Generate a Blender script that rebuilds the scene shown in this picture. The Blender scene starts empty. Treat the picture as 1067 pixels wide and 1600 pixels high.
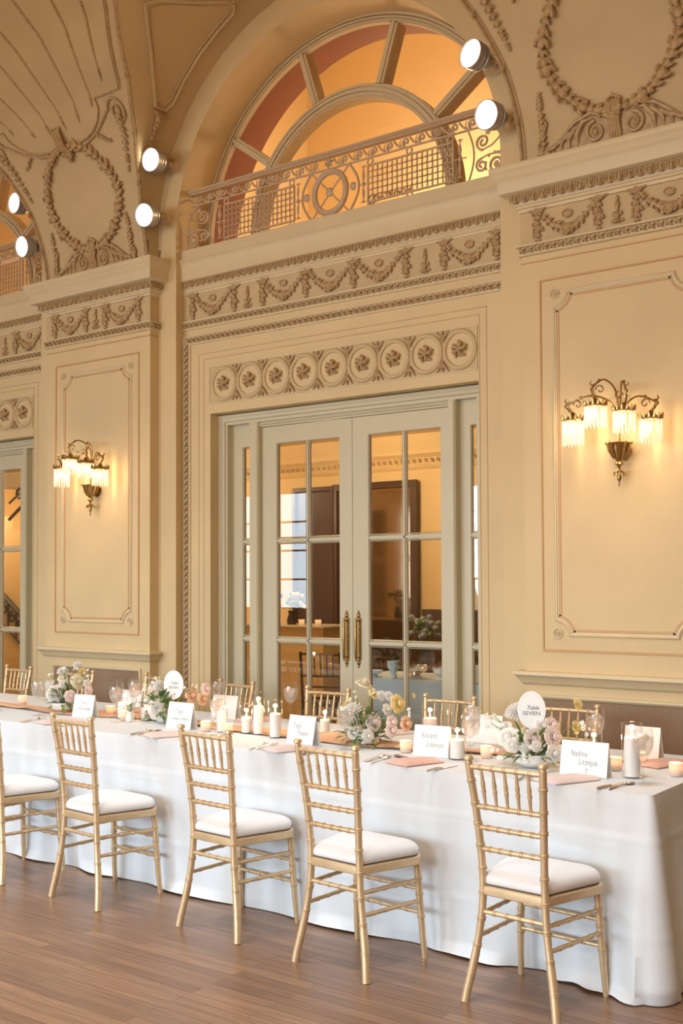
import bpy, math, random
from mathutils import Vector, Matrix, Euler
random.seed(7)
PI = math.pi
S = bpy.context.scene
COL = S.collection

# ------------------------------------------------------------------ camera, world, lights, exposure
cam_data = bpy.data.cameras.new('camera')
cam = bpy.data.objects.new('camera', cam_data)
COL.objects.link(cam)
YAW, PITCH, ROLL = 0.6361, 0.0315, -0.0041
F = Vector((-math.sin(YAW) * math.cos(PITCH), math.cos(YAW) * math.cos(PITCH), math.sin(PITCH)))
R0 = Vector((math.cos(YAW), math.sin(YAW), 0))
U0 = R0.cross(F)
Rv = R0 * math.cos(ROLL) + U0 * math.sin(ROLL)
Uv = -R0 * math.sin(ROLL) + U0 * math.cos(ROLL)
m = Matrix((Rv, Uv, -F)).transposed().to_4x4()
m.translation = Vector((0, 0, 1.58))
cam.matrix_world = m
cam_data.sensor_fit = 'VERTICAL'
cam_data.sensor_height = 36.0
cam_data.lens = 1742.74 / 1600 * 36.0
cam_data.shift_x = 0.0
cam_data.shift_y = 50.0 / 1600
cam_data.clip_start = 0.05
S.camera = cam
S.view_settings.view_transform = 'Standard'
S.view_settings.look = 'None'
S.view_settings.gamma = 1
S.view_settings.use_curve_mapping = False
S.view_settings.exposure = 0.0
cy = S.cycles
cy.use_denoising = True
cy.caustics_reflective = False
cy.caustics_refractive = False
cy.max_bounces = 8
cy.diffuse_bounces = 4
cy.glossy_bounces = 4
cy.transmission_bounces = 6
cy.transparent_max_bounces = 16
cy.sample_clamp_indirect = 4.0

world = bpy.data.worlds.new('world')
S.world = world
world.use_nodes = True
bg = world.node_tree.nodes['Background']
bg.inputs[0].default_value = (0.75, 0.85, 1.0, 1)
bg.inputs[1].default_value = 0.6


def lamp(name, kind, loc, energy, color, size=0.1, size_y=None, rot=(0, 0, 0), spot=None):
    l = bpy.data.lights.new(name, kind)
    l.energy = energy
    l.color = color
    if kind == 'AREA':
        l.shape = 'RECTANGLE'
        l.size = size
        l.size_y = size_y or size
    elif kind == 'SPOT':
        l.shadow_soft_size = size
        l.spot_size = spot or 1.2
        l.spot_blend = 0.6
    else:
        l.shadow_soft_size = size
    o = bpy.data.objects.new(name, l)
    o.location = loc
    o.rotation_euler = rot
    COL.objects.link(o)
    return o


DAY = (0.76, 0.90, 1.0)
WARM = (1.0, 0.74, 0.46)
# daylight through the tall windows of the wall behind the photographer, plus one added fill
for wx, e in ((-15.9, 60), (-9.6, 240), (-5.6, 240), (-1.6, 270)):  # last entry is an added fill, the wall has no window there
    wl = lamp('window_daylight', 'AREA', (wx, -5.9 if wx > -15 else -6.05, 2.2), e, DAY, 2.4, 2.6, (PI / 2 - (0.60 if wx > -15 else 0.0), 0, -0.12 if wx > -15 else 0.0))
    wl.data.spread = math.radians(116)
# warm chandeliers of the ballroom
for cxx in (-8.6, -3.4, 1.2):
    lamp('chandelier_light', 'POINT', (cxx, -0.6, 4.2), 150, (1.0, 0.59, 0.20), 0.35)
# added overhead fill to brighten the tabletops, no known fixture
for cxx in (-7.5, -4.5, -1.8):
    dl = lamp('ceiling_downlight', 'AREA', (cxx, 2.9, 5.3), 30, (0.96, 0.98, 1.0), 0.9, 0.9)
    dl.data.spread = math.radians(95)
# foyer and upper gallery lamps
lamp('foyer_light', 'POINT', (-6.4, 8.4, 2.75), 78, WARM, 0.15)
lamp('foyer_light', 'POINT', (-9.6, 8.4, 2.75), 80, WARM, 0.15)
lamp('foyer_light', 'POINT', (-11.9, 7.9, 2.75), 60, WARM, 0.15)
lamp('gallery_light', 'POINT', (-5.2, 8.4, 5.0), 88, WARM, 0.2)
lamp('gallery_light', 'POINT', (-9.6, 8.4, 5.0), 88, WARM, 0.2)


# ------------------------------------------------------------------ materials
def mat(name, col, rough=0.6, metal=0.0, var=0.0, vscale=6.0, bump=0.0, bscale=60.0, spec=0.5, col2=None,
        emit=None, estr=0.0, sheen=0.0, transm=0.0, stretch=(1, 1, 1)):
    mt = bpy.data.materials.new(name)
    mt.use_nodes = True
    nt = mt.node_tree
    b = nt.nodes['Principled BSDF']
    b.inputs['Base Color'].default_value = (*col, 1)
    b.inputs['Roughness'].default_value = rough
    b.inputs['Metallic'].default_value = metal
    b.inputs['Specular IOR Level'].default_value = spec
    if emit:
        b.inputs['Emission Color'].default_value = (*emit, 1)
        b.inputs['Emission Strength'].default_value = estr
    tc = nt.nodes.new('ShaderNodeTexCoord')
    mp = nt.nodes.new('ShaderNodeMapping')
    mp.inputs['Scale'].default_value = stretch
    nt.links.new(tc.outputs['Object'], mp.inputs['Vector'])
    if var > 0 or col2:
        n = nt.nodes.new('ShaderNodeTexNoise')
        n.inputs['Scale'].default_value = vscale
        n.inputs['Detail'].default_value = 5
        nt.links.new(mp.outputs[0], n.inputs['Vector'])
        r = nt.nodes.new('ShaderNodeValToRGB')
        r.color_ramp.elements[0].position = 0.3
        r.color_ramp.elements[1].position = 0.7
        c2 = col2 or tuple(c * (1 - var) for c in col)
        r.color_ramp.elements[0].color = (*c2, 1)
        r.color_ramp.elements[1].color = (*col, 1)
        nt.links.new(n.outputs['Fac'], r.inputs[0])
        nt.links.new(r.outputs[0], b.inputs['Base Color'])
    if bump > 0:
        n2 = nt.nodes.new('ShaderNodeTexNoise')
        n2.inputs['Scale'].default_value = bscale
        n2.inputs['Detail'].default_value = 3
        nt.links.new(mp.outputs[0], n2.inputs['Vector'])
        bp = nt.nodes.new('ShaderNodeBump')
        bp.inputs['Strength'].default_value = bump
        bp.inputs['Distance'].default_value = 0.01
        nt.links.new(n2.outputs['Fac'], bp.inputs['Height'])
        nt.links.new(bp.outputs[0], b.inputs['Normal'])
    return mt


def thin_glass(name, tint=(1, 1, 1), ior=1.5, rough=0.0, gl=1.0):
    mt = bpy.data.materials.new(name)
    mt.use_nodes = True
    nt = mt.node_tree
    nt.nodes.clear()
    out = nt.nodes.new('ShaderNodeOutputMaterial')
    tr = nt.nodes.new('ShaderNodeBsdfTransparent')
    tr.inputs[0].default_value = (*tint, 1)
    g = nt.nodes.new('ShaderNodeBsdfGlossy')
    g.inputs['Roughness'].default_value = rough
    g.inputs['Color'].default_value = (gl, gl, gl, 1)
    lw = nt.nodes.new('ShaderNodeLayerWeight')
    lw.inputs['Blend'].default_value = 0.5
    pw = nt.nodes.new('ShaderNodeMath')
    pw.operation = 'POWER'
    pw.inputs[1].default_value = 3.5
    nt.links.new(lw.outputs['Facing'], pw.inputs[0])
    fr = nt.nodes.new('ShaderNodeMapRange')
    f0 = ((ior - 1) / (ior + 1)) ** 2
    fr.inputs['To Min'].default_value = f0
    fr.inputs['To Max'].default_value = 1.0
    nt.links.new(pw.outputs[0], fr.inputs['Value'])
    mx = nt.nodes.new('ShaderNodeMixShader')
    nt.links.new(fr.outputs[0], mx.inputs[0])
    nt.links.new(tr.outputs[0], mx.inputs[1])
    nt.links.new(g.outputs[0], mx.inputs[2])
    nt.links.new(mx.outputs[0], out.inputs[0])
    return mt


def translucent(name, col, t=0.5, emit=0.0):
    mt = bpy.data.materials.new(name)
    mt.use_nodes = True
    nt = mt.node_tree
    b = nt.nodes['Principled BSDF']
    b.inputs['Base Color'].default_value = (*col, 1)
    b.inputs['Roughness'].default_value = 0.25
    if emit:
        b.inputs['Emission Color'].default_value = (1.0, 0.84, 0.62, 1)
        b.inputs['Emission Strength'].default_value = emit
    tl = nt.nodes.new('ShaderNodeBsdfTranslucent')
    tl.inputs[0].default_value = (*col, 1)
    mx = nt.nodes.new('ShaderNodeMixShader')
    mx.inputs[0].default_value = t
    nt.links.new(b.outputs[0], mx.inputs[1])
    nt.links.new(tl.outputs[0], mx.inputs[2])
    nt.links.new(mx.outputs[0], nt.nodes['Material Output'].inputs[0])
    return mt


def floor_mat():
    mt = bpy.data.materials.new('strip_floor_oak')
    mt.use_nodes = True
    nt = mt.node_tree
    b = nt.nodes['Principled BSDF']
    tc = nt.nodes.new('ShaderNodeTexCoord')
    br = nt.nodes.new('ShaderNodeTexBrick')
    br.inputs['Scale'].default_value = 1.0
    br.inputs['Brick Width'].default_value = 0.9
    br.inputs['Row Height'].default_value = 0.058
    br.inputs['Mortar Size'].default_value = 0.0011
    br.inputs['Mortar Smooth'].default_value = 0.3
    br.inputs['Bias'].default_value = 0.0
    br.offset = 0.37
    br.inputs['Color1'].default_value = (0.33, 0.200, 0.122, 1)
    br.inputs['Color2'].default_value = (0.215, 0.125, 0.078, 1)
    br.inputs['Mortar'].default_value = (0.035, 0.018, 0.012, 1)
    nt.links.new(tc.outputs['Object'], br.inputs['Vector'])
    mp = nt.nodes.new('ShaderNodeMapping')
    mp.inputs['Scale'].default_value = (1.2, 22, 1)
    nt.links.new(tc.outputs['Object'], mp.inputs['Vector'])
    n = nt.nodes.new('ShaderNodeTexNoise')
    n.inputs['Scale'].default_value = 3.0
    n.inputs['Detail'].default_value = 8
    nt.links.new(mp.outputs[0], n.inputs['Vector'])
    mx = nt.nodes.new('ShaderNodeMix')
    mx.data_type = 'RGBA'
    mx.blend_type = 'MULTIPLY'
    mx.inputs[0].default_value = 0.55
    rp = nt.nodes.new('ShaderNodeValToRGB')
    rp.color_ramp.elements[0].position = 0.3
    rp.color_ramp.elements[0].color = (0.45, 0.42, 0.40, 1)
    rp.color_ramp.elements[1].position = 0.7
    rp.color_ramp.elements[1].color = (1.25, 1.2, 1.15, 1)
    nt.links.new(n.outputs['Fac'], rp.inputs[0])
    nt.links.new(br.outputs['Color'], mx.inputs[6])
    nt.links.new(rp.outputs[0], mx.inputs[7])
    nt.links.new(mx.outputs[2], b.inputs['Base Color'])
    n3 = nt.nodes.new('ShaderNodeTexNoise')
    n3.inputs['Scale'].default_value = 2.2
    n3.inputs['Detail'].default_value = 4
    nt.links.new(tc.outputs['Object'], n3.inputs['Vector'])
    r3 = nt.nodes.new('ShaderNodeMapRange')
    r3.inputs['To Min'].default_value = 0.22
    r3.inputs['To Max'].default_value = 0.42
    nt.links.new(n3.outputs['Fac'], r3.inputs['Value'])
    nt.links.new(r3.outputs[0], b.inputs['Roughness'])
    bp = nt.nodes.new('ShaderNodeBump')
    bp.inputs['Strength'].default_value = 0.35
    bp.inputs['Distance'].default_value = 0.004
    nt.links.new(n.outputs['Fac'], bp.inputs['Height'])
    nt.links.new(bp.outputs[0], b.inputs['Normal'])
    return mt


M = {}
M['plaster'] = mat('cream_plaster', (0.72, 0.570, 0.330), 0.62, var=0.08, vscale=2.2, bump=0.10, bscale=140)
M['trim'] = mat('cream_gloss_moulding', (0.72, 0.605, 0.395), 0.45, var=0.05, vscale=5)
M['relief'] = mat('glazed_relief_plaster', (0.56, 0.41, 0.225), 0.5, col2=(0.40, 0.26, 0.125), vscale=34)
M['frieze'] = mat('frieze_field', (0.62, 0.48, 0.275), 0.6, var=0.10, vscale=9)
M['line'] = mat('antique_gilt_line', (0.58, 0.37, 0.18), 0.5)
M['vault'] = mat('vault_plaster', (0.64, 0.50, 0.29), 0.7, var=0.12, vscale=2.0, bump=0.10, bscale=120)
M['door'] = mat('pale_sage_door_paint', (0.60, 0.555, 0.395), 0.38, var=0.04, vscale=3)
M['railing'] = mat('painted_taupe_iron', (0.56, 0.42, 0.28), 0.45)
M['lunframe'] = mat('aged_fanlight_frame', (0.68, 0.56, 0.37), 0.45, var=0.06, vscale=4)
M['glass'] = thin_glass('door_glass', (0.97, 0.97, 0.97), 1.75)
M['lunglass'] = thin_glass('fanlight_glass', (0.97, 0.97, 0.97), 1.3)
M['clear'] = thin_glass('clear_table_glass', (0.97, 0.975, 0.975), 1.6)
M['ice'] = thin_glass('water_and_ice', (0.97, 0.96, 0.95), 1.5, 0.2)
_nt = M['ice'].node_tree
_d = _nt.nodes.new('ShaderNodeBsdfTranslucent')
_d.inputs[0].default_value = (0.95, 0.92, 0.90, 1)
_d2 = _nt.nodes.new('ShaderNodeBsdfDiffuse')
_d2.inputs[0].default_value = (0.95, 0.92, 0.90, 1)
_a = _nt.nodes.new('ShaderNodeMixShader')
_nt.links.new(_d.outputs[0], _a.inputs[1])
_nt.links.new(_d2.outputs[0], _a.inputs[2])
_m = _nt.nodes.new('ShaderNodeMixShader')
_m.inputs[0].default_value = 0.22
_o = [n for n in _nt.nodes if n.type == 'OUTPUT_MATERIAL'][0]
_src = _o.inputs[0].links[0].from_socket
_nt.links.new(_src, _m.inputs[1])
_nt.links.new(_a.outputs[0], _m.inputs[2])
_nt.links.new(_m.outputs[0], _o.inputs[0])
M['floor'] = floor_mat()
M['wains'] = mat('taupe_fabric_wainscot', (0.36, 0.25, 0.17), 0.85, var=0.2, vscale=40, bump=0.3, bscale=300, stretch=(6, 6, 0.4))
M['gold'] = mat('gold_painted_wood', (0.76, 0.585, 0.36), 0.36, 0.45, var=0.12, vscale=20)
M['cushion'] = mat('white_seat_fabric', (0.88, 0.92, 0.96), 0.85, bump=0.15, bscale=400)
M['rim'] = mat('dark_cushion_edge', (0.12, 0.09, 0.07), 0.8)
M['cloth'] = mat('white_linen', (0.75, 0.815, 0.87), 0.9, bump=0.12, bscale=500)
M['brass'] = mat('aged_brass', (0.52, 0.33, 0.12), 0.32, 0.9, var=0.5, vscale=60)
M['crystal'] = translucent('crystal_prisms', (1.0, 0.95, 0.88), 0.6, 0.35)  # slight emission puts the bulbs' glow into the prisms themselves
M['bulb'] = mat('lit_bulb', (1, 0.9, 0.7), 0.5, emit=(1.0, 0.82, 0.55), estr=14)
M['lens'] = mat('lit_spot_lens', (1, 1, 1), 0.4, emit=(1.0, 0.90, 0.72), estr=7)
M['spot'] = mat('grey_metal_housing', (0.50, 0.48, 0.50), 0.35, 0.5)
M['mount'] = mat('cream_mount', (0.75, 0.60, 0.42), 0.5)
M['wax'] = mat('ivory_wax', (0.95, 0.93, 0.90), 0.5)
_b = M['wax'].node_tree.nodes['Principled BSDF']
_b.inputs['Subsurface Weight'].default_value = 0.25
_b.inputs['Subsurface Radius'].default_value = (1.0, 0.55, 0.30)
_b.inputs['Subsurface Scale'].default_value = 0.02
M['flame'] = mat('candle_flame', (1, 0.8, 0.5), 0.5, emit=(1.0, 0.66, 0.32), estr=9)
M['wick'] = mat('wick', (0.05, 0.04, 0.03), 0.9)
M['votive'] = translucent('frosted_votive_glass', (0.97, 0.88, 0.82), 0.6)
M['card'] = mat('white_card_stock', (0.90, 0.92, 0.93), 0.8)
M['ink'] = mat('blue_grey_ink', (0.10, 0.15, 0.18), 0.7)
M['darkink'] = mat('dark_sign_letters', (0.10, 0.05, 0.03), 0.6)
M['napkin'] = mat('dusty_pink_napkin', (0.78, 0.52, 0.46), 0.9, var=0.06, vscale=30)
M['napkin2'] = mat('pale_blush_napkin', (0.80, 0.70, 0.70), 0.9, var=0.06, vscale=30)
M['gauze'] = mat('peach_gauze', (0.80, 0.50, 0.32), 0.95, var=0.15, vscale=25, bump=0.4, bscale=200)
M['steel'] = mat('polished_cutlery', (0.80, 0.74, 0.66), 0.15, 1.0)
M['bowl'] = mat('white_ceramic', (0.88, 0.88, 0.87), 0.3)
M['leaf'] = mat('fresh_leaf', (0.27, 0.38, 0.12), 0.5, var=0.35, vscale=30)
M['leafd'] = mat('dark_leaf', (0.12, 0.22, 0.07), 0.5, var=0.35, vscale=30)
M['petalw'] = translucent('white_petal', (0.97, 0.96, 0.93), 0.3)
M['petalc'] = translucent('cream_petal', (0.90, 0.86, 0.70), 0.25)
M['petaly'] = translucent('butter_yellow_petal', (0.94, 0.83, 0.45), 0.25)
M['petalp'] = translucent('blush_pink_petal', (0.96, 0.87, 0.85), 0.3)
M['petala'] = translucent('apricot_petal', (0.93, 0.72, 0.55), 0.25)
M['fwall'] = mat('warm_foyer_plaster', (0.80, 0.60, 0.30), 0.6, var=0.06, vscale=2)
M['fwall2'] = mat('gallery_plaster', (0.84, 0.66, 0.40), 0.7)
M['redband'] = mat('rust_arch_reveal', (0.30, 0.085, 0.03), 0.7)
M['darkwood'] = mat('dark_mahogany', (0.065, 0.028, 0.018), 0.3, var=0.3, vscale=10)
M['black'] = mat('black_iron', (0.03, 0.025, 0.02), 0.4, 0.5)
M['bluecloth'] = mat('grey_blue_cloth', (0.66, 0.86, 0.98), 0.9, bump=0.2, bscale=20)
M['mirror'] = mat('bronze_tint_mirror', (0.35, 0.22, 0.13), 0.08, 1.0)
M['hyd'] = mat('grey_blue_hydrangea', (0.35, 0.42, 0.42), 0.8, var=0.5, vscale=60)
M['daypane'] = mat('daylit_window_pane', (0.8, 0.85, 0.9), 0.5, emit=(0.78, 0.86, 1.0), estr=1.1)
M['wall_room'] = M['plaster']


# ------------------------------------------------------------------ mesh builder
KIDS = {}


class MB:
    def __init__(self):
        self.v = []
        self.f = []

    def add(self, vs, fs, mtx=None):
        b = len(self.v)
        if mtx is not None:
            vs = [mtx @ Vector(p) for p in vs]
        self.v += [tuple(p) for p in vs]
        self.f += [tuple(b + i for i in f) for f in fs]
        return self

    def box(self, x0, x1, y0, y1, z0, z1, mtx=None):
        vs = [(x, y, z) for x in (x0, x1) for y in (y0, y1) for z in (z0, z1)]
        return self.add(vs, [(0, 1, 3, 2), (4, 6, 7, 5), (0, 4, 5, 1), (2, 3, 7, 6), (0, 2, 6, 4), (1, 5, 7, 3)], mtx)

    def lathe(self, prof, n=16, c=(0, 0, 0), mtx=None, a0=0.0, a1=2 * PI):
        full = abs(a1 - a0 - 2 * PI) < 1e-6
        k = n if full else n + 1
        vs, fs = [], []
        for r, z in prof:
            for i in range(k):
                a = a0 + (a1 - a0) * i / n
                vs.append((c[0] + r * math.cos(a), c[1] + r * math.sin(a), c[2] + z))
        for j in range(len(prof) - 1):
            for i in range(n):
                i2 = (i + 1) % k if full else i + 1
                fs.append((j * k + i, j * k + i2, (j + 1) * k + i2, (j + 1) * k + i))
        if prof[0][0] > 1e-5 and full:
            fs.append(tuple(range(k))[::-1])
        if prof[-1][0] > 1e-5 and full:
            fs.append(tuple((len(prof) - 1) * k + i for i in range(k)))
        return self.add(vs, fs, mtx)

    def shell(self, prof, n=16, c=(0, 0, 0), mtx=None):
        k = n
        vs, fs = [], []
        for r, z in prof:
            for i in range(k):
                a = 2 * PI * i / n
                vs.append((c[0] + r * math.cos(a), c[1] + r * math.sin(a), c[2] + z))
        for j in range(len(prof) - 1):
            for i in range(n):
                i2 = (i + 1) % k
                fs.append((j * k + i, j * k + i2, (j + 1) * k + i2, (j + 1) * k + i))
        return self.add(vs, fs, mtx)

    def tube(self, pts, r, n=8, caps=True, closed=False, flat=None, mtx=None):
        P = [Vector(p) for p in pts]
        N = len(P)
        rs = r if isinstance(r, (list, tuple)) else [r] * N
        up = None
        vs, fs = [], []
        for i in range(N):
            if closed:
                t = P[(i + 1) % N] - P[i - 1]
            elif i == 0:
                t = P[1] - P[0]
            elif i == N - 1:
                t = P[-1] - P[-2]
            else:
                t = P[i + 1] - P[i - 1]
            if t.length < 1e-9:
                t = Vector((0, 0, 1))
            t.normalize()
            if flat is not None:
                u = Vector(flat) - t * Vector(flat).dot(t)
                if u.length < 1e-6:
                    u = t.orthogonal()
            elif up is None:
                u = t.orthogonal()
            else:
                u = up - t * up.dot(t)
                if u.length < 1e-6:
                    u = t.orthogonal()
            u.normalize()
            up = u
            w = t.cross(u)
            for k in range(n):
                a = 2 * PI * k / n
                vs.append(P[i] + (u * math.cos(a) + w * math.sin(a)) * rs[i])
        L = N if closed else N - 1
        for i in range(L):
            j = (i + 1) % N
            for k in range(n):
                k2 = (k + 1) % n
                fs.append((i * n + k, i * n + k2, j * n + k2, j * n + k))
        if caps and not closed:
            fs.append(tuple(range(n))[::-1])
            fs.append(tuple((N - 1) * n + k for k in range(n)))
        return self.add(vs, fs, mtx)

    def blob(self, c, rx, ry, rz, n=6, m_=4, rot=None):
        """low ellipsoid"""
        vs, fs = [], []
        vs.append(Vector((0, 0, rz)))
        for j in range(1, m_):
            a = PI * j / m_
            for i in range(n):
                b = 2 * PI * i / n
                vs.append(Vector((rx * math.sin(a) * math.cos(b), ry * math.sin(a) * math.sin(b), rz * math.cos(a))))
        vs.append(Vector((0, 0, -rz)))
        for i in range(n):
            fs.append((0, 1 + i, 1 + (i + 1) % n))
        for j in range(m_ - 2):
            for i in range(n):
                a = 1 + j * n
                fs.append((a + i, a + n + i, a + n + (i + 1) % n, a + (i + 1) % n))
        e = 1 + (m_ - 2) * n
        for i in range(n):
            fs.append((e + (i + 1) % n, e + i, len(vs) - 1))
        mt = Matrix.Translation(Vector(c))
        if rot is not None:
            mt = mt @ rot.to_4x4()
        return self.add(vs, fs, mt)

    def prism(self, poly, y0, y1, mtx=None):
        """polygon in XZ, extruded along y"""
        n = len(poly)
        vs = [(x, y0, z) for x, z in poly] + [(x, y1, z) for x, z in poly]
        fs = [tuple(range(n)), tuple(range(2 * n - 1, n - 1, -1))]
        fs += [(i, i + n, (i + 1) % n + n, (i + 1) % n) for i in range(n)]
        return self.add(vs, fs, mtx)

    def sweep(self, prof, path, closed=False):
        """prof: (out, z) offsets; path: plan points (x, y); outward = right of travel"""
        n = len(path)
        vs, fs = [], []
        k = len(prof)
        for i in range(n):
            p = Vector(path[i])
            d1 = d2 = None
            if i > 0 or closed:
                d1 = (p - Vector(path[i - 1])).normalized()
            if i < n - 1 or closed:
                d2 = (Vector(path[(i + 1) % n]) - p).normalized()
            if d1 is None:
                d1 = d2
            if d2 is None:
                d2 = d1
            n1 = Vector((d1.y, -d1.x))
            n2 = Vector((d2.y, -d2.x))
            b = n1 + n2
            b = b / max(1e-6, b.dot(n1)) if b.length > 1e-6 else n1
            for o, z in prof:
                q = p + b * o
                vs.append((q.x, q.y, z))
        for i in range(n if closed else n - 1):
            j = (i + 1) % n
            for a in range(k - 1):
                fs.append((i * k + a, j * k + a, j * k + a + 1, i * k + a + 1))
        if not closed:
            fs.append(tuple(range(k)))
            fs.append(tuple((n - 1) * k + a for a in range(k))[::-1])
        return self.add(vs, fs)

    def frame(self, prof, pts, y, closed=True):
        """moulding lying on a wall facing -y. pts (x, z); prof (across, out) ; y = wall plane"""
        n = len(pts)
        vs, fs = [], []
        k = len(prof)
        for i in range(n):
            p = Vector(pts[i])
            a = Vector(pts[i - 1]) if (i > 0 or closed) else None
            c = Vector(pts[(i + 1) % n]) if (i < n - 1 or closed) else None
            d1 = (p - a).normalized() if a is not None else None
            d2 = (c - p).normalized() if c is not None else None
            d1 = d1 or d2
            d2 = d2 or d1
            n1 = Vector((d1.y, -d1.x))
            n2 = Vector((d2.y, -d2.x))
            b = n1 + n2
            b = b / max(0.35, b.dot(n1)) if b.length > 1e-6 else n1
            for s, o in prof:
                q = p + b * s
                yy = y(q.x, q.y) if callable(y) else y
                vs.append((q.x, yy - o, q.y))
        for i in range(n if closed else n - 1):
            j = (i + 1) % n
            for a in range(k - 1):
                fs.append((i * k + a, j * k + a, j * k + a + 1, i * k + a + 1))
        return self.add(vs, fs)

    def build(self, name, material, parent=None, smooth=True, angle=40, kind=None):
        me = bpy.data.meshes.new(name)
        me.from_pydata(self.v, [], self.f)
        me.validate()
        me.materials.append(M[material] if isinstance(material, str) else material)
        if smooth:
            me.polygons.foreach_set('use_smooth', [True] * len(me.polygons))
            me.set_sharp_from_angle(angle=math.radians(angle))
        me.update()
        o = bpy.data.objects.new(name, me)
        COL.objects.link(o)
        if parent is not None:
            o.parent = parent
            KIDS.setdefault(parent.name, []).append(o)
        if kind:
            o['kind'] = kind
        return o


def empty(name, loc=(0, 0, 0), rz=0.0, label=None, cat=None, group=None, kind=None):
    o = bpy.data.objects.new(name, None)
    o.empty_display_size = 0.1
    COL.objects.link(o)
    o.location = loc
    o.rotation_euler = (0, 0, rz)
    tag(o, label, cat, group, kind)
    return o


def tag(o, label=None, cat=None, group=None, kind=None):
    if label:
        o['label'] = label
    if cat:
        o['category'] = cat
    if group:
        o['group'] = group
    if kind:
        o['kind'] = kind
    return o


def copy_tree(o, parent=None):
    c = o.copy()
    COL.objects.link(c)
    if parent is not None:
        c.parent = parent
    for ch in KIDS.get(o.name, []):
        copy_tree(ch, c)
    return c


def text_mesh(name, body, size, parent, material, loc, rot, shear=0.0, align='CENTER', ext=0.0003, spacing=1.0, font_scale_x=1.0, thin=0.0):
    cu = bpy.data.curves.new('lettering', 'FONT')
    cu.body = body
    cu.size = size
    cu.shear = shear
    cu.align_x = align
    cu.extrude = ext
    cu.space_line = 0.9
    cu.space_character = spacing
    cu.resolution_u = 3
    cu.offset = thin
    t = bpy.data.objects.new('lettering', cu)
    COL.objects.link(t)
    dg = bpy.context.evaluated_depsgraph_get()
    me = bpy.data.meshes.new_from_object(t.evaluated_get(dg))
    COL.objects.unlink(t)
    bpy.data.objects.remove(t)
    bpy.data.curves.remove(cu)
    me.name = name
    me.materials.clear()
    me.materials.append(M[material])
    o = bpy.data.objects.new(name, me)
    COL.objects.link(o)
    o.parent = parent
    o.location = loc
    o.rotation_euler = rot
    o.scale = (font_scale_x, 1, 1)
    return o
# ------------------------------------------------------------------ architecture
XC, PER = -4.68, 4.42          # middle of the central bay, bay spacing
YP, YL, YW, YF, YWIN = 6.018, 6.108, 6.2, 6.32, 6.45
ZA, RA, RS = 4.21, 1.41, 1.60   # arch centre height, arch radius, lunette vault radius
COVE = [(3.9, 0), (4.05, 0), (4.28, .04), (4.63, .14), (4.94, .30), (5.2, .52), (5.5, .93), (5.65, 1.25), (5.76, 1.7), (5.82, 2.3), (5.85, 3.2)]


def cove(z):
    for (a, b), (c, d) in zip(COVE, COVE[1:]):
        if z <= c:
            t = (z - a) / (c - a)
            return YP - (b + (d - b) * max(0, t))
    return YP - 3.2


def cpt(x, z, off=0.0):
    """point on the vault surface above the piers, lifted off it towards the room"""
    e = 0.01
    dy = (cove(z + e) - cove(z - e)) / (2 * e)
    nrm = Vector((0, -1, dy)).normalized()
    # the room side normal: -y and downwards
    nrm = Vector((0, -1, min(0, dy))).normalized()
    return Vector((x, cove(z), z)) + nrm * off


def hall(z):
    """half width of the lunette opening at height z"""
    if z <= ZA:
        return RS
    return math.sqrt(max(0, RS * RS - (z - ZA) ** 2))


floor_mb = MB().box(-19, 7, -6.2, 12.2, -0.12, 0.0)
floor_o = floor_mb.build('floor', 'floor', smooth=False, kind='structure')

# vault pendentives between lunettes + lunette soffits + flat crown
for k in (-2, -1, 0, 1):
    xa = XC + k * PER
    xb = XC + (k + 1) * PER
    mb = MB()
    zs = [3.98 + (5.80 - 3.98) * i / 40 for i in range(41)]
    nx = 16
    vs = []
    for z in zs:
        l, r = xa + hall(z), xb - hall(z)
        for i in range(nx + 1):
            vs.append((l + (r - l) * i / nx, cove(z), z))
    fs = [(j * (nx + 1) + i, j * (nx + 1) + i + 1, (j + 1) * (nx + 1) + i + 1, (j + 1) * (nx + 1) + i)
          for j in range(40) for i in range(nx)]
    mb.add(vs, fs)
    mb.build('ceiling', 'vault', kind='structure')
for k in (-1, 0, 1):
    xc = XC + k * PER
    mb = MB()
    vs = []
    n = 60
    for i in range(n + 1):
        a = PI * i / n
        z = ZA + RS * math.sin(a)
        y1 = cove(min(z, 5.82)) - (0.35 if z > 5.80 else 0)
        for j in range(5):
            vs.append((xc + RS * math.cos(a), YL + 0.01 + (y1 - YL - 0.01) * j / 4, z))
    # legs down to the cornice
    fs = [(i * 5 + j, i * 5 + j + 1, (i + 1) * 5 + j + 1, (i + 1) * 5 + j) for i in range(n) for j in range(4)]
    mb.add(vs, fs)
    for sx in (-1, 1):
        mb.box(xc + sx * RS - 0.002, xc + sx * RS + 0.002, YP - 0.01, YL + 0.01, 3.98, ZA)
    mb.build('ceiling', 'vault', kind='structure')
MB().add([(-19, 3.75, 5.80), (7, 3.75, 5.80), (7, 3.2, 5.85), (-19, 3.2, 5.85), (-19, -6.2, 5.85), (7, -6.2, 5.85)],
         [(0, 1, 2, 3), (3, 2, 5, 4)]).build('ceiling', 'vault', smooth=False, kind='structure')

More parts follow.
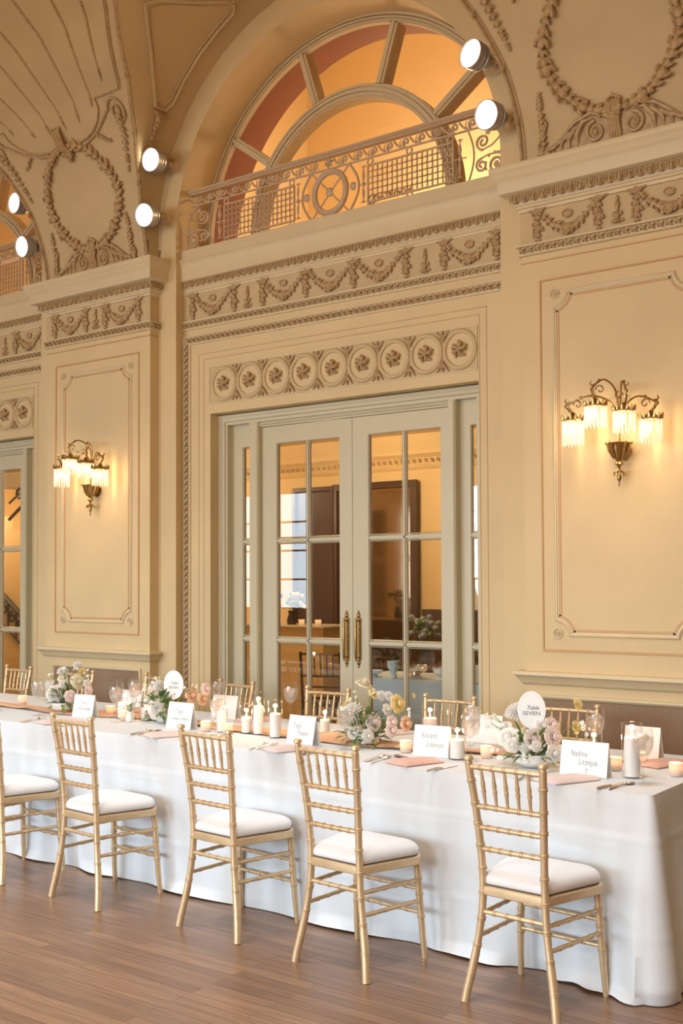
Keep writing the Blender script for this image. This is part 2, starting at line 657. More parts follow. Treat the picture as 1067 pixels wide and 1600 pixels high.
# walls of the room behind the camera
mbk = MB()
wins = (-15.9, -9.6, -5.6)
edges = [-19]
for w in wins:
    edges += [w - 1.2, w + 1.2]
edges.append(7)
for i in range(0, len(edges), 2):
    mbk.box(edges[i], edges[i + 1], -6.2, -6.0, 0, 5.85)
for w in wins:
    mbk.box(w - 1.2, w + 1.2, -6.2, -6.0, 0, 0.93)
    mbk.box(w - 1.2, w + 1.2, -6.2, -6.0, 3.47, 5.85)
mbk.build('wall_rear', 'plaster', smooth=False, kind='structure')
MB().box(6.8, 7.0, -6.2, 6.8, 0, 5.85).build('wall_right', 'plaster', smooth=False, kind='structure')
MB().box(-19.2, -19, -6.2, 6.8, 0, 5.85).build('wall_left', 'plaster', smooth=False, kind='structure')
for i, w in enumerate(wins):
    mb = MB()
    for x in (-1.2, -0.4, 0.36, 1.16):
        mb.box(w + x, w + x + 0.04, -6.01, -5.97, 0.93, 3.47)
    for z in (0.93, 1.56, 2.18, 2.80, 3.43):
        mb.box(w - 1.2, w + 1.2, -6.01, -5.97, z, z + 0.04)
    mb.build('window_%d' % (i + 3), 'trim', smooth=False, kind='structure')

# lunette walls and piers (front wall of the room)
for k in (-2, -1, 0, 1):
    xc = XC + k * PER
    if k > -2:
        arc = [(xc - RA * math.cos(PI * i / 64), ZA + RA * math.sin(PI * i / 64)) for i in range(65)]
        poly = [(xc - PER / 2, 4.0), (xc - 1.405, 4.0)] + arc + [(xc + 1.405, 4.0), (xc + PER / 2, 4.0), (xc + PER / 2, 6.5), (xc - PER / 2, 6.5)]
        MB().prism(poly, YL, 6.73).build('wall_front', 'plaster', smooth=True, angle=30, kind='structure')
        # wall of the bay with the door opening, and the deep header above it
        ol, orr = xc - 1.132, xc + 1.191
        poly = [(xc - 1.405, 0), (ol, 0), (ol, 2.84), (orr, 2.84), (orr, 0), (xc + 1.405, 0), (xc + 1.405, 4.05), (xc - 1.405, 4.05)]
        mbw = MB().prism(poly, YW, YF)
        mbw.box(xc - 1.405, xc + 1.405, YF, 6.73, 2.84, 4.05)
        mbw.build('wall_front', 'plaster', smooth=False, kind='structure')
    pc = xc + PER / 2
    MB().box(xc + 1.405, xc + PER - 1.405, YL, 6.73, 0, 4.0).build('wall_front', 'plaster', smooth=False, kind='structure')
    MB().box(pc - 0.615, pc + 0.615, YP, YL, 0, 4.0).build('wall_front', 'plaster', smooth=False, kind='structure')


def arcpts(c, r, a0, a1, n, y):
    return [Vector((c[0] + r * math.cos(a0 + (a1 - a0) * i / n), y, c[1] + r * math.sin(a0 + (a1 - a0) * i / n))) for i in range(n + 1)]


# ---- repeated ornament builders -------------------------------------------------
def egg_run(mb, p0, p1, z, hgt, nrm, pitch=0.060, r=0.016):
    p0, p1 = Vector((*p0, z)), Vector((*p1, z))
    L = (p1 - p0).length
    n = max(1, int(round(L / pitch)))
    d = (p1 - p0) / n
    nv = Vector((*nrm, 0))
    dn = d.normalized()
    for i in range(n):
        c = p0 + d * (i + 0.5)
        mb.blob(c + nv * 0.004, 0.012, 0.014, hgt * 0.46, 8, 5)
        u = [c + dn * (0.023 * math.cos(t)) + Vector((0, 0, hgt * 0.5 * math.sin(t) * (0.95 if math.sin(t) < 0 else 1) + 0.004)) + nv * 0.010
             for t in (PI * 1.0 - 0.9, PI * 1.15, PI * 1.35, PI * 1.5, PI * 1.65, PI * 1.85, 0.9)]
        mb.tube(u, 0.0052, 4, False)
        q = p0 + d * i
        mb.tube([q + Vector((0, 0, hgt * 0.45)) + nv * 0.008, q - Vector((0, 0, hgt * 0.45)) + nv * 0.014], [0.007, 0.002], 4, False)


def leaf_run(mb, p0, p1, half, nrm, pitch=0.050, vertical=False):
    """twisted leaf-and-bead band; p0, p1 3-D points"""
    p0, p1 = Vector(p0), Vector(p1)
    L = (p1 - p0).length
    n = max(1, int(round(L / pitch)))
    d = (p1 - p0) / n
    dn = d.normalized()
    nv = Vector(nrm)
    w = dn.cross(nv)
    for i in range(n):
        c = p0 + d * (i + 0.5)
        a = [c - dn * 0.018 - w * half * 0.8 + nv * 0.004, c - dn * 0.010 - w * half * 0.2 + nv * 0.013,
             c + dn * 0.006 + w * half * 0.35 + nv * 0.013, c + dn * 0.018 + w * half * 0.85 + nv * 0.004]
        mb.tube(a, [0.004, 0.009, 0.010, 0.004], 5, False)
        mb.blob(c + dn * 0.016 - w * half * 0.35 + nv * 0.006, 0.009, 0.009, 0.009, 5, 3)
        mb.blob(c - dn * 0.014 + w * half * 0.45 + nv * 0.006, 0.007, 0.007, 0.007, 5, 3)


def leafy(mb, pts, rad, surf=None, seed=1, flat=0.6, dens=1.0):
    """chain of pods and leaves along pts (3-D); rad = half width"""
    rnd = random.Random(seed)
    P0 = [Vector(p) for p in pts]
    R0_ = list(rad) if isinstance(rad, (list, tuple)) else [rad] * len(P0)
    P, rad = [], []
    for i in range(len(P0) - 1):
        L = (P0[i + 1] - P0[i]).length
        k = max(1, int(round(L / (1.75 * (R0_[i] + R0_[i + 1]) / 2)))) if L < .2 else 1
        for q in range(k):
            u = q / k
            P.append(P0[i].lerp(P0[i + 1], u))
            rad.append(R0_[i] + (R0_[i + 1] - R0_[i]) * u)
    P.append(P0[-1])
    rad.append(R0_[-1])
    for i in range(len(P)):
        r = rad[i] if isinstance(rad, (list, tuple)) else rad
        t = (P[min(i + 1, len(P) - 1)] - P[max(i - 1, 0)])
        t = t.normalized() if t.length > 1e-6 else Vector((1, 0, 0))
        n = Vector((-t.z, 0, t.x))
        n = n.normalized() if n.length > 1e-6 else Vector((1, 0, 0))
        up = Vector((0, -1, 0))
        ang = math.atan2(t.z, t.x)
        rot = Matrix.Rotation(-ang, 3, 'Y')
        mb.blob(P[i] + up * r * .25, r * 1.05, r * .60, r * .72, 7, 5, rot)
        mb.blob(P[i] + t * r * .55 + up * r * .55, r * .35, r * .35, r * .35, 6, 4, rot)
        for s_ in (-1, 1):
            k = rnd.uniform(.8, 1.2)
            b0 = P[i] - t * r * .5 + n * s_ * r * .35 + up * r * .2
            mb.tube([b0, b0 + t * r * .5 + n * s_ * r * .45 * k + up * r * .35, b0 + t * r * .9 + n * s_ * r * .65 * k + up * r * .25,
                     b0 + t * r * 1.1 * k + n * s_ * r * .85 * k + up * r * .10], [r * .20, r * .38, r * .32, r * .14], 5)
            if dens > 1:
                b1 = P[i] + t * r * rnd.uniform(-.4, .5) + n * s_ * r * rnd.uniform(.5, .95) + up * r * .15
                mb.blob(b1, r * .34, r * .3, r * .34, 6, 4)


def rosette(mb, c, r, petals=5, swirl=0.5):
    c = Vector(c)
    for i in range(petals):
        a = 2 * PI * i / petals
        d = Vector((math.cos(a), 0, math.sin(a)))
        e = Vector((math.cos(a + swirl), 0, math.sin(a + swirl)))
        mb.tube([c + d * r * .2 + Vector((0, -r * .35, 0)), c + d * r * .6 + Vector((0, -r * .45, 0)), c + (d * .3 + e * .7) * r + Vector((0, -r * .1, 0))],
                [r * .16, r * .30, r * .14], 6, True)
    mb.blob(c + Vector((0, -r * .42, 0)), r * .22, r * .2, r * .22, 8, 4)


def torus(mb, c, r, t, n=24, m_=6, axis='Y'):
    pts = [Vector((c[0] + r * math.cos(2 * PI * i / n), c[1], c[2] + r * math.sin(2 * PI * i / n))) for i in range(n)]
    mb.tube(pts, t, m_, False, True)


def spiral(c, r0, r1, a0, turns, n, y, sgn=1):
    out = []
    for i in range(n + 1):
        t = i / n
        r = r0 + (r1 - r0) * t
        a = a0 + sgn * turns * 2 * PI * t
        out.append(Vector((c[0] + r * math.cos(a), y, c[1] + r * math.sin(a))))
    return out


def swag_mesh(seed):
    """one festoon 0.4 wide, fruit and leaves thickest at the middle"""
    mb = MB()
    rnd = random.Random(seed)
    n = 13
    pts, rad = [], []
    for i in range(n):
        t = i / (n - 1)
        x = -0.175 + 0.35 * t
        z = -0.012 - 0.125 * (1 - abs(2 * t - 1) ** 1.5)
        pts.append((x, 0, z + rnd.uniform(-.005, .005)))
        rad.append((0.015 + 0.014 * (1 - abs(2 * t - 1))) * rnd.uniform(.85, 1.15))
    leafy(mb, pts[:n // 2], rad[:n // 2], seed=seed, dens=1.5)
    leafy(mb, pts[n // 2 + 1:][::-1], rad[n // 2 + 1:][::-1], seed=seed + 1, dens=1.5)
    torus(mb, (0, -0.022, -0.140), 0.024, 0.008, 12, 5)
    torus(mb, (0, -0.024, -0.140), 0.012, 0.005, 8, 5)
    mb.blob((0, -.014, -.140), .028, .014, .028, 10, 5)
    return mb


def tassel_mesh(seed):
    mb = MB()
    pts = [(0.0, 0, 0.0), (0.004, 0, -0.035), (-0.006, 0, -0.07), (0.008, 0, -0.105), (-0.002, 0, -0.14), (0.004, 0, -0.17)]
    leafy(mb, pts, [0.025, 0.020, 0.022, 0.026, 0.021, 0.013], seed=seed, dens=1.5)
    mb.tube([(-0.06, -.004, 0.012), (-0.03, -.012, 0.004), (0, -.015, 0.0), (0.03, -.012, 0.006), (0.06, -.004, 0.018)], [0.004, .009, .012, .009, .004], 5)
    return mb


def finial_mesh():
    mb = MB()
    mb.lathe([(0.004, 0.075), (0.012, 0.06), (0.008, 0.045), (0.018, 0.02), (0.010, 0.0), (0.006, -0.02), (0.022, -0.035), (0.012, -0.055), (0.030, -0.075), (0.02, -0.085)], 8)
    for s in (-1, 1):
        mb.blob((s * .022, 0, -.03), .012, .008, .016)
        mb.blob((s * .028, 0, -.07), .014, .008, .012)
    return mb


def cardouche_mesh():
    mb = MB()
    mb.blob((0, -.004, 0), .030, .012, .022, 10, 5)
    mb.tube([(.030 * math.cos(a), -.010, .022 * math.sin(a)) for a in [2 * PI * i / 12 for i in range(12)]], .004, 4, False, True)
    mb.blob((0, -.014, 0), .012, .006, .008)
    return mb


_cache = {}


def inst(key, maker, material, parent, loc, name):
    if key not in _cache:
        o = maker().build(name, material, parent)
        _cache[key] = o.data
    else:
        o = bpy.data.objects.new(name, _cache[key])
        COL.objects.link(o)
        o.parent = parent
    o.location = loc
    return o


# profile of the great entablature; (out, z)
def entab(o_scale=1.0):
    o = o_scale
    return [(0.0, 4.055), (.14 * o, 4.045), (.145 * o, 4.03), (.14 * o, 4.015), (.135 * o, 4.01), (.128 * o, 3.985), (.112 * o, 3.965),
            (.104 * o, 3.955), (.104 * o, 3.89), (.100 * o, 3.886), (.055 * o, 3.882), (.050 * o, 3.878), (.028 * o, 3.83), (.028 * o, 3.822),
            (.022 * o, 3.818), (.022 * o, 3.803), (.012 * o, 3.80), (.010 * o, 3.782), (0.0, 3.778)]


for k in (-1, 0, 1):
    pc = XC + k * PER - PER / 2           # pier to the left of bay k
    x0, x1 = pc - 0.615, pc + 0.615
    path = [(x0, YL), (x0, YP), (x1, YP), (x1, YL)]
    t = empty('trim_1', (0, 0, 0), kind='structure') if k == -1 else empty('trim_%d' % (k + 2), kind='structure')
    MB().sweep(entab(), path).build('cornice', 'trim', t, angle=50)
    MB().sweep([(0, 3.775), (0.003, 3.775), (0.003, 3.585), (0, 3.585)], path).build('frieze_field', 'frieze', t, smooth=False)
    MB().sweep([(0, 3.585), (.026, 3.582), (.028, 3.570), (.012, 3.568), (.010, 3.530), (.018, 3.526), (.018, 3.518), (0, 3.512)], path).build('lower_band', 'trim', t)
    MB().sweep([(0, 3.478), (.004, 3.476), (.004, 3.470), (0, 3.468)], path).build('fillet', 'line', t)
    eg = MB()
    o = .045
    egg_run(eg, (x0 - o, YP - o), (x1 + o, YP - o), 3.854, .052, (0, -1))
    egg_run(eg, (x1 + o, YP - o), (x1 + o, YL - .002), 3.854, .052, (1, 0))
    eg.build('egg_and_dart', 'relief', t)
    lf = MB()
    leaf_run(lf, (x0 - .012, YP - .012, 3.549), (x1 + .012, YP - .012, 3.549), .020, (0, -1, 0))
    leaf_run(lf, (x1 + .012, YP - .012, 3.549), (x1 + .012, YL, 3.549), .020, (1, 0, 0))
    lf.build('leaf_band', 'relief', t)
    for dx, s in ((-.505, 0), (-.118, 1), (.112, 2), (.495, 3)):
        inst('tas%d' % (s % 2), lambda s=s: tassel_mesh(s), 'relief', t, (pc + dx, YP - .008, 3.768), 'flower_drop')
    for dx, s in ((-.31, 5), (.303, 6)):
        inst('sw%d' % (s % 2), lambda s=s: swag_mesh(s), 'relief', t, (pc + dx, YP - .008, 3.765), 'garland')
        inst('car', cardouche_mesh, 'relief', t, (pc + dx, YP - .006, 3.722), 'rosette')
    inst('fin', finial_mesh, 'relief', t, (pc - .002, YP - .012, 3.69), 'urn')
    # chair rail and panels
    MB().sweep([(0, 1.032), (.050, 1.03), (.056, 1.022), (.056, 1.010), (.046, 1.004), (.038, .992), (.030, .984), (.026, .972), (.016, .960), (.008, .952), (0, .950)], path).build('chair_rail', 'trim', t)
    MB().sweep([(0, .16), (.02, .155), (.022, .13), (.03, .12), (.03, 0), (0, 0)], path).build('plinth', 'trim', t)
    MB().box(pc - .50, pc + .50, YP - .006, YP + .002, .26, .868).build('wainscot_panel', 'wains', t, smooth=False)
    MB().frame([(0, 0), (.004, .016), (.014, .020), (.024, .014), (.030, 0)], [(pc - .53, .23), (pc - .53, .898), (pc + .53, .898), (pc + .53, .23)], YP).build('wainscot_moulding', 'trim', t)
    MB().frame([(0, 0), (.003, .008), (.011, .008), (.014, 0)], [(pc - .50, 1.15), (pc - .50, 3.358), (pc + .50, 3.358), (pc + .50, 1.15)], YP).build('outer_fillet', 'line', t)
    a, b, zb, zt, r = .418, .418, 1.238, 3.278, .088
    pts = []
    for (sx, sz) in ((-1, -1), (-1, 1), (1, 1), (1, -1)):
        cxx, czz = pc + sx * a, (zb if sz < 0 else zt)
        seq = []
        for i in range(9):
            th = (PI / 2) * i / 8
            # quarter circle concave towards the corner
            seq.append((cxx - sx * r * math.cos(th), czz - sz * r * math.sin(th)))
        # from the side leg to the top leg for this corner
        seq = seq[::-1]
        if (sx, sz) in ((-1, -1), (1, 1)):
            seq = seq[::-1]
        pts += seq
    MB().frame([(0, 0), (.004, .010), (.011, .014), (.018, .010), (.020, .004), (.026, .004), (.030, 0)], pts, YP).build('panel_moulding', 'trim', t)
    MB().frame([(.030, 0), (.031, .0035), (.044, .0035), (.045, 0)], pts, YP).build('panel_gilt_line', 'line', t)
    for (sx, sz) in ((-1, -1), (-1, 1), (1, 1), (1, -1)):
        def mk():
            mb = MB()
            torus(mb, (0, -.004, 0), .028, .004, 16, 5)
            torus(mb, (0, -.005, 0), .014, .0035, 10, 5)
            mb.blob((0, -.006, 0), .008, .006, .008)
            return mb
        inst('cornerros', mk, 'trim', t, (pc + sx * (a - .018), YP, (zb + .018 if sz < 0 else zt - .018)), 'corner_rosette')


for k in (-1, 0, 1):
    xc = XC + k * PER
    x0, x1 = xc - 1.404, xc + 1.404
    t = empty('trim_%d' % (k + 5 if k < 1 else 11), kind='structure')
    path = [(x0, YW), (x1, YW)]
    MB().sweep([(-.25, 4.13), (.035, 4.125), (.04, 4.10), (.04, 4.05), (.062, 4.045), (.064, 4.03), (.052, 4.022), (.046, 4.005), (.042, 3.99), (.036, 3.90),
                (.040, 3.886), (.020, 3.88), (.008, 3.832), (.014, 3.826), (.014, 3.80), (.006, 3.797), (.006, 3.78), (0, 3.778)], path).build('cornice', 'trim', t, angle=50)
    MB().box(x0, x1, YW - .003, YW, 3.575, 3.775).build('frieze_field', 'frieze', t, smooth=False)
    MB().sweep([(0, 3.578), (.020, 3.576), (.022, 3.562), (.010, 3.560), (.008, 3.522), (.016, 3.518), (.016, 3.508), (0, 3.502)], path).build('lower_band', 'trim', t)
    eg = MB()
    egg_run(eg, (x0, YW - .016), (x1, YW - .016), 3.858, .050, (0, -1))
    eg.build('egg_and_dart', 'relief', t)
    lf = MB()
    leaf_run(lf, (x0, YW - .010, 3.541), (x1, YW - .010, 3.541), .020, (0, -1, 0))
    leaf_run(lf, (x0 + .03, YW - .014, 3.422), (x1, YW - .014, 3.422), .022, (0, -1, 0))
    leaf_run(lf, (x0 + .034, YW - .014, 3.40), (x0 + .034, YW - .014, 0.15), .022, (0, -1, 0))
    if k == 0:
        pass
    lf.build('leaf_band', 'relief', t)
    fr = [(x0 + .002, 0.1), (x0 + .002, 3.456), (x1, 3.456)]
    MB().frame([(0, 0), (0, .018), (.008, .018), (.010, .008), (.058, .006), (.060, .014), (.067, .014), (.070, 0)], fr, YW, False).build('bead_frame', 'trim', t)
    for d, z in ((.150, 3.31), (.202, 3.266)):
        MB().frame([(0, 0), (.002, .004), (.006, .004), (.008, 0)], [(x0 + d, .1), (x0 + d, z), (x1 - d, z), (x1 - d, .1)], YW, False).build('fillet', 'frieze', t)
    fc = xc + .017
    for dx in (-1.326, -.899, -.618, -.217, .202, .634, .930, 1.316):
        s = int(abs(dx * 10)) % 2
        inst('tas%d' % s, lambda s=s: tassel_mesh(s), 'relief', t, (fc + dx, YW - .008, 3.765), 'flower_drop')
    for q, dx in enumerate((-1.116, -.422, 0, .415, 1.12)):
        inst('sw%d' % (q % 2), None, 'relief', t, (fc + dx, YW - .008, 3.762), 'garland')
        inst('car', None, 'relief', t, (fc + dx, YW - .006, 3.722), 'rosette')
    for dx in (-.767, .783):
        inst('fin', None, 'relief', t, (fc + dx, YW - .012, 3.68), 'urn')
    # ring band over the door
    bl, br_, bz, bt = xc - 1.140, xc + 1.185, 2.912, 3.197
    MB().box(bl, br_, YW - .002, YW, bz, bt).build('ring_band_field', 'frieze', t, smooth=False)
    MB().frame([(0, 0), (0, .008), (.006, .008), (.008, 0)], [(bl, bz), (bl, bt), (br_, bt), (br_, bz)], YW).build('ring_band_border', 'trim', t)
    for q in range(9):
        cx0 = xc - 0.989 + .2559 * q

        def ring():
            mb = MB()
            n = 36
            prof = [(.100, 0), (.102, .012), (.108, .016), (.120, .016), (.128, .010), (.131, 0)]
            for a, b in zip(prof, prof[1:]):
                vs = []
                for i in range(n):
                    th = 2 * PI * i / n
                    w = 1 + .05 * math.sin(th * 6)
                    for r_, o_ in (a, b):
                        vs.append((r_ * math.cos(th), -o_, r_ * math.sin(th) * 1.04))
                mb.add(vs, [(2 * i, 2 * i + 1, (2 * i + 3) % (2 * n), (2 * i + 2) % (2 * n)) for i in range(n)])
            return mb

        def flower():
            mb = MB()
            rosette(mb, (0, -.002, 0), .060, 5, .7)
            return mb

        def corner():
            mb = MB()
            for sz in (-1, 1):
                for sx in (-1, 1):
                    mb.tube([(.128, -.004, sz * .06), (.128 + sx * .01, -.012, sz * .09), (.128 + sx * .045, -.006, sz * .132)], [.005, .014, .004], 5)
                mb.tube([(.128, -.004, sz * .07), (.128, -.016, sz * .105), (.128, -.004, sz * .135)], [.004, .010, .004], 5)
            mb.blob((.128, -.010, 0), .010, .010, .016)
            return mb

        inst('ring', ring, 'frieze', t, (cx0, YW - .002, 3.055), 'ring')
        inst('flower', flower, 'relief', t, (cx0, YW - .002, 3.055), 'rosette')
        if q < 8:
            inst('corner', corner, 'relief', t, (cx0, YW - .003, 3.055), 'spandrel_leaf')
    # discs inside the rings keep the wall paint
    mb = MB()
    for q in range(9):
        cx0 = xc - 0.989 + .2559 * q
        mb.prism([(cx0 + .104 * math.cos(2 * PI * i / 32), 3.055 + .108 * math.sin(2 * PI * i / 32)) for i in range(32)], YW - .004, YW - .001)
    mb.build('ring_ground', 'plaster', t, smooth=False)

# ---------------------------------------------------------------- doors
def door(k, idx):
    xc = XC + k * PER
    X = lambda x: x + k * PER
    t = empty('door_%d' % idx, kind='structure')
    cs = MB()
    cs.box(X(-5.812), X(-5.747), YF, 6.46, 0, 2.838)
    cs.box(X(-3.575), X(-3.490), YF, 6.46, 0, 2.838)
    cs.box(X(-5.747), X(-3.575), YF, 6.46, 2.759, 2.838)
    cs.box(X(-5.437), X(-3.790), YF + .02, 6.46, 2.722, 2.759)
    cs.build('door_casing', 'door', t, smooth=False)
    MB().frame([(0, 0), (0, .030), (.008, .034), (.018, .030), (.026, .020), (.036, .018), (.046, .014), (.050, .004), (.052, 0)],
               [(X(-5.812), 0), (X(-5.812), 2.832), (X(-3.492), 2.832), (X(-3.492), 0)], YF, False).build('casing_moulding', 'door', t)
    for a, b in ((-5.524, -5.437), (-3.790, -3.735)):
        mb = MB().box(X(a), X(b), YF, 6.46, 0, 2.76)
        w = b - a
        mb.build('mullion_post', 'door', t, smooth=False)
        MB().frame([(0, 0), (.003, .008), (.010, .010), (.016, .004), (.018, 0)], [(X(b) - .02, 0), (X(b) - .02, 2.75)], YF, False).build('post_bead', 'door', t)
    MB().frame([(0, 0), (.003, .010), (.012, .012), (.018, .006), (.020, 0)], [(X(-5.437), 2.752), (X(-3.790), 2.752)], YF + .02, False).build('head_bead', 'door', t)
    zm = [(1.885, 1.849), (1.152, 1.115), (.42, .383)]

    def leaf(x0, x1, g0, g1, y, ztop, gtop, name, munt=True, zbot=.012, gbot=.24):
        mb = MB()
        d = .045
        mb.box(x0, g0, y, y + d, zbot, ztop)
        mb.box(g1, x1, y, y + d, zbot, ztop)
        mb.box(g0, g1, y, y + d, gtop, ztop)
        mb.box(g0, g1, y, y + d, zbot, gbot)
        cm = (g0 + g1) / 2
        if munt:
            mb.box(cm - .014, cm + .014, y + .010, y + d - .010, gbot, gtop)
            mb.box(cm - .006, cm + .006, y + .002, y + d - .002, gbot, gtop)
        for a, b in zm:
            if b > gbot:
                mb.box(g0, g1, y + .010, y + d - .010, b + .004, a - .004)
                mb.box(g0, g1, y + .002, y + d - .002, (a + b) / 2 - .006, (a + b) / 2 + .006)
        o = mb.build(name, 'door', t, smooth=False)
        cols = ((g0, cm - .014), (cm + .014, g1)) if munt else ((g0, g1),)
        rows = [gtop] + [v for ab in zm for v in ab] + [gbot]
        gl = MB()
        bd = MB()
        for c0, c1 in cols:
            for r in range(0, len(rows), 2):
                if r + 1 < len(rows) and rows[r] > rows[r + 1]:
                    gl.box(c0, c1, y + .020, y + .024, rows[r + 1], rows[r])
                    bd.frame([(0, -.002), (.002, -.002), (.008, -.012), (.009, -.018)], [(c0, rows[r + 1]), (c0, rows[r]), (c1, rows[r]), (c1, rows[r + 1])], y)
        gl.build('glass_pane', 'glass', o, smooth=False)
        bd.build('glazing_bead', 'door', o)
        return o

    L = leaf(X(-5.434), X(-4.602), X(-5.296), X(-4.713), 6.36, 2.72, 2.595, 'door_leaf')
    Rr = leaf(X(-4.598), X(-3.790), X(-4.465), X(-3.872), 6.36, 2.72, 2.595, 'door_leaf')
    leaf(X(-5.747), X(-5.524), X(-5.647), X(-5.545), 6.38, 2.759, 2.592, 'sidelight', False)
    leaf(X(-3.735), X(-3.575), X(-3.657), X(-3.590), 6.38, 2.759, 2.595, 'sidelight', False)
    for lf_, hx in ((L, -4.652), (Rr, -4.549)):
        h = empty('door_handle', (X(hx), 6.36, 1.16))
        h.parent = lf_
        p = MB()
        p.prism([(-.020, -.150), (.020, -.150), (.022, -.14), (.022, .14), (.020, .150), (-.020, .150), (-.022, .14), (-.022, -.14)], -.006, 0)
        for s in (-1, 1):
            p.blob((0, -.006, s * .165), .014, .008, .018, 8, 5)
            p.blob((0, -.006, s * .188), .007, .005, .012, 8, 5)
            p.tube([(0, -.006, s * .13), (0, -.030, s * .125)], .006, 8)
        p.tube([(0, -.034, -.150), (0, -.038, -.12), (0, -.040, 0), (0, -.038, .12), (0, -.034, .150)], [.006, .009, .011, .009, .006], 10)
        o = p.build('pull_handle', 'brass', lf_)
        o.location = h.location
        bpy.data.objects.remove(h)
    return t


door(0, 1)
door(-1, 2)
door(1, 4)

# ---------------------------------------------------------------- lunette windows
for k, idx in ((0, 1), (-1, 2), (1, 8)):
    xc = XC + k * PER - .02
    t = empty('window_%d' % idx, kind='structure')
    n = 64

    def ringarc(r0, r1, y0, y1, prof=None, zc=ZA + .01, legs=0.09):
        mb = MB()
        pts = [(xc - r1 + (r1 - r0) * 0, zc - legs)]
        pl = [(xc - r1, zc - legs)] + [(xc - r1 * math.cos(PI * i / n), zc + r1 * math.sin(PI * i / n)) for i in range(n + 1)] + [(xc + r1, zc - legs)]
        inr = [(xc + r0, zc - legs)] + [(xc + r0 * math.cos(PI * i / n), zc + r0 * math.sin(PI * i / n)) for i in range(n + 1)] + [(xc - r0, zc - legs)]
        m_ = len(pl)
        vs = [(x, y0, z) for x, z in pl] + [(x, y0, z) for x, z in inr[::-1]] + [(x, y1, z) for x, z in pl] + [(x, y1, z) for x, z in inr[::-1]]
        fs = []
        for i in range(m_ - 1):
            fs.append((i, i + 1, m_ + i + 1, m_ + i))
            fs.append((2 * m_ + i, 3 * m_ + i, 3 * m_ + i + 1, 2 * m_ + i + 1))
            fs.append((i, 2 * m_ + i, 2 * m_ + i + 1, i + 1))
            fs.append((m_ + i, m_ + i + 1, 3 * m_ + i + 1, 3 * m_ + i))
        mb.add(vs, fs)
        return mb
    mb = ringarc(1.345, 1.432, YWIN, YWIN + .04)
    for a, b, o in ((1.352, 1.362, .010), (1.372, 1.386, .018), (1.392, 1.41, .030)):
        q = ringarc(a, b, YWIN - o, YWIN + .001)
        mb.add(q.v, q.f)
    mb.build('window_frame', 'lunframe', t)
    mb = ringarc(.825, .925, YWIN, YWIN + .11)
    for a, b, o in ((.835, .848, .010), (.865, .885, .018), (.900, .915, .010)):
        q = ringarc(a, b, YWIN - o, YWIN + .001)
        mb.add(q.v, q.f)
    mb.build('inner_arch_frame', 'lunframe', t)
    for a in (36, 72, 108, 144):
        th = math.radians(a)
        d = Vector((math.cos(th), 0, math.sin(th)))
        p = Vector((-math.sin(th), 0, math.cos(th)))
        c = Vector((xc, 0, ZA + .01))
        mb = MB()
        for hw, ya, yb in ((.032, YWIN, YWIN + .11), (.012, YWIN - .012, YWIN + .001)):
            q = [c + d * .92 - p * hw, c + d * 1.35 - p * hw, c + d * 1.35 + p * hw, c + d * .92 + p * hw]
            mb.prism([(v.x, v.z) for v in q], ya, yb)
        mb.build('mullion', 'lunframe', t, smooth=False)
    MB().box(xc - 1.40, xc + 1.40, YWIN - .01, YWIN + .06, 4.06, 4.135).build('window_sill', 'lunframe', t, smooth=False)
    mb = MB()
    poly = [(xc - 1.35 * math.cos(PI * i / 48), ZA + .01 + 1.35 * math.sin(PI * i / 48)) for i in range(49)] + [(xc + 1.35, 4.13), (xc - 1.35, 4.13)]
    mb.prism(poly, YWIN + .030, YWIN + .034)
    mb.build('glass_pane', 'lunglass', t, smooth=False)
    mb = MB()
    vs = []
    for i in range(65):
        a = PI * i / 64
        for y in (6.492, 6.80):
            vs.append((XC + k * PER + 1.402 * math.cos(a), y, ZA + 1.402 * math.sin(a)))
    mb.add(vs, [(2 * i, 2 * i + 1, 2 * i + 3, 2 * i + 2) for i in range(64)])
    mb.build('arch_reveal', 'redband', t)

# ---------------------------------------------------------------- vault ornament
def groin(k):
    """ribbed moulding along both edges of the pendentive left of bay k"""
    for sgn, xc in ((1, XC + (k - 1) * PER), (-1, XC + k * PER)):
        pts = []
        for i in range(41):
            z = 4.06 + (5.78 - 4.06) * i / 40
            x = xc + sgn * (hall(z) + .012)
            pts.append(cpt(x, z, .008))
        mb = MB().tube(pts, .011, 6)
        pts2 = [cpt(p.x + sgn * .026, p.z, .003) for p in pts]
        mb.tube(pts2, .005, 5)
        for i in range(6, 40, 7):
            a = pts[i]
            for q in range(3):
                mb.tube([a + Vector((-.02, -.012, .012 * q - .012)), a + Vector((.02, -.016, .012 * q))], .004, 4)
            mb.tube([a + Vector((0, -.014, .01)), a + Vector((-sgn * .015, -.02, .04)), a + Vector((-sgn * .035, -.012, .05))], [.004, .006, .002], 4)
            mb.tube([a + Vector((0, -.014, -.01)), a + Vector((sgn * .012, -.02, -.03))], [.005, .002], 4)
        yield mb


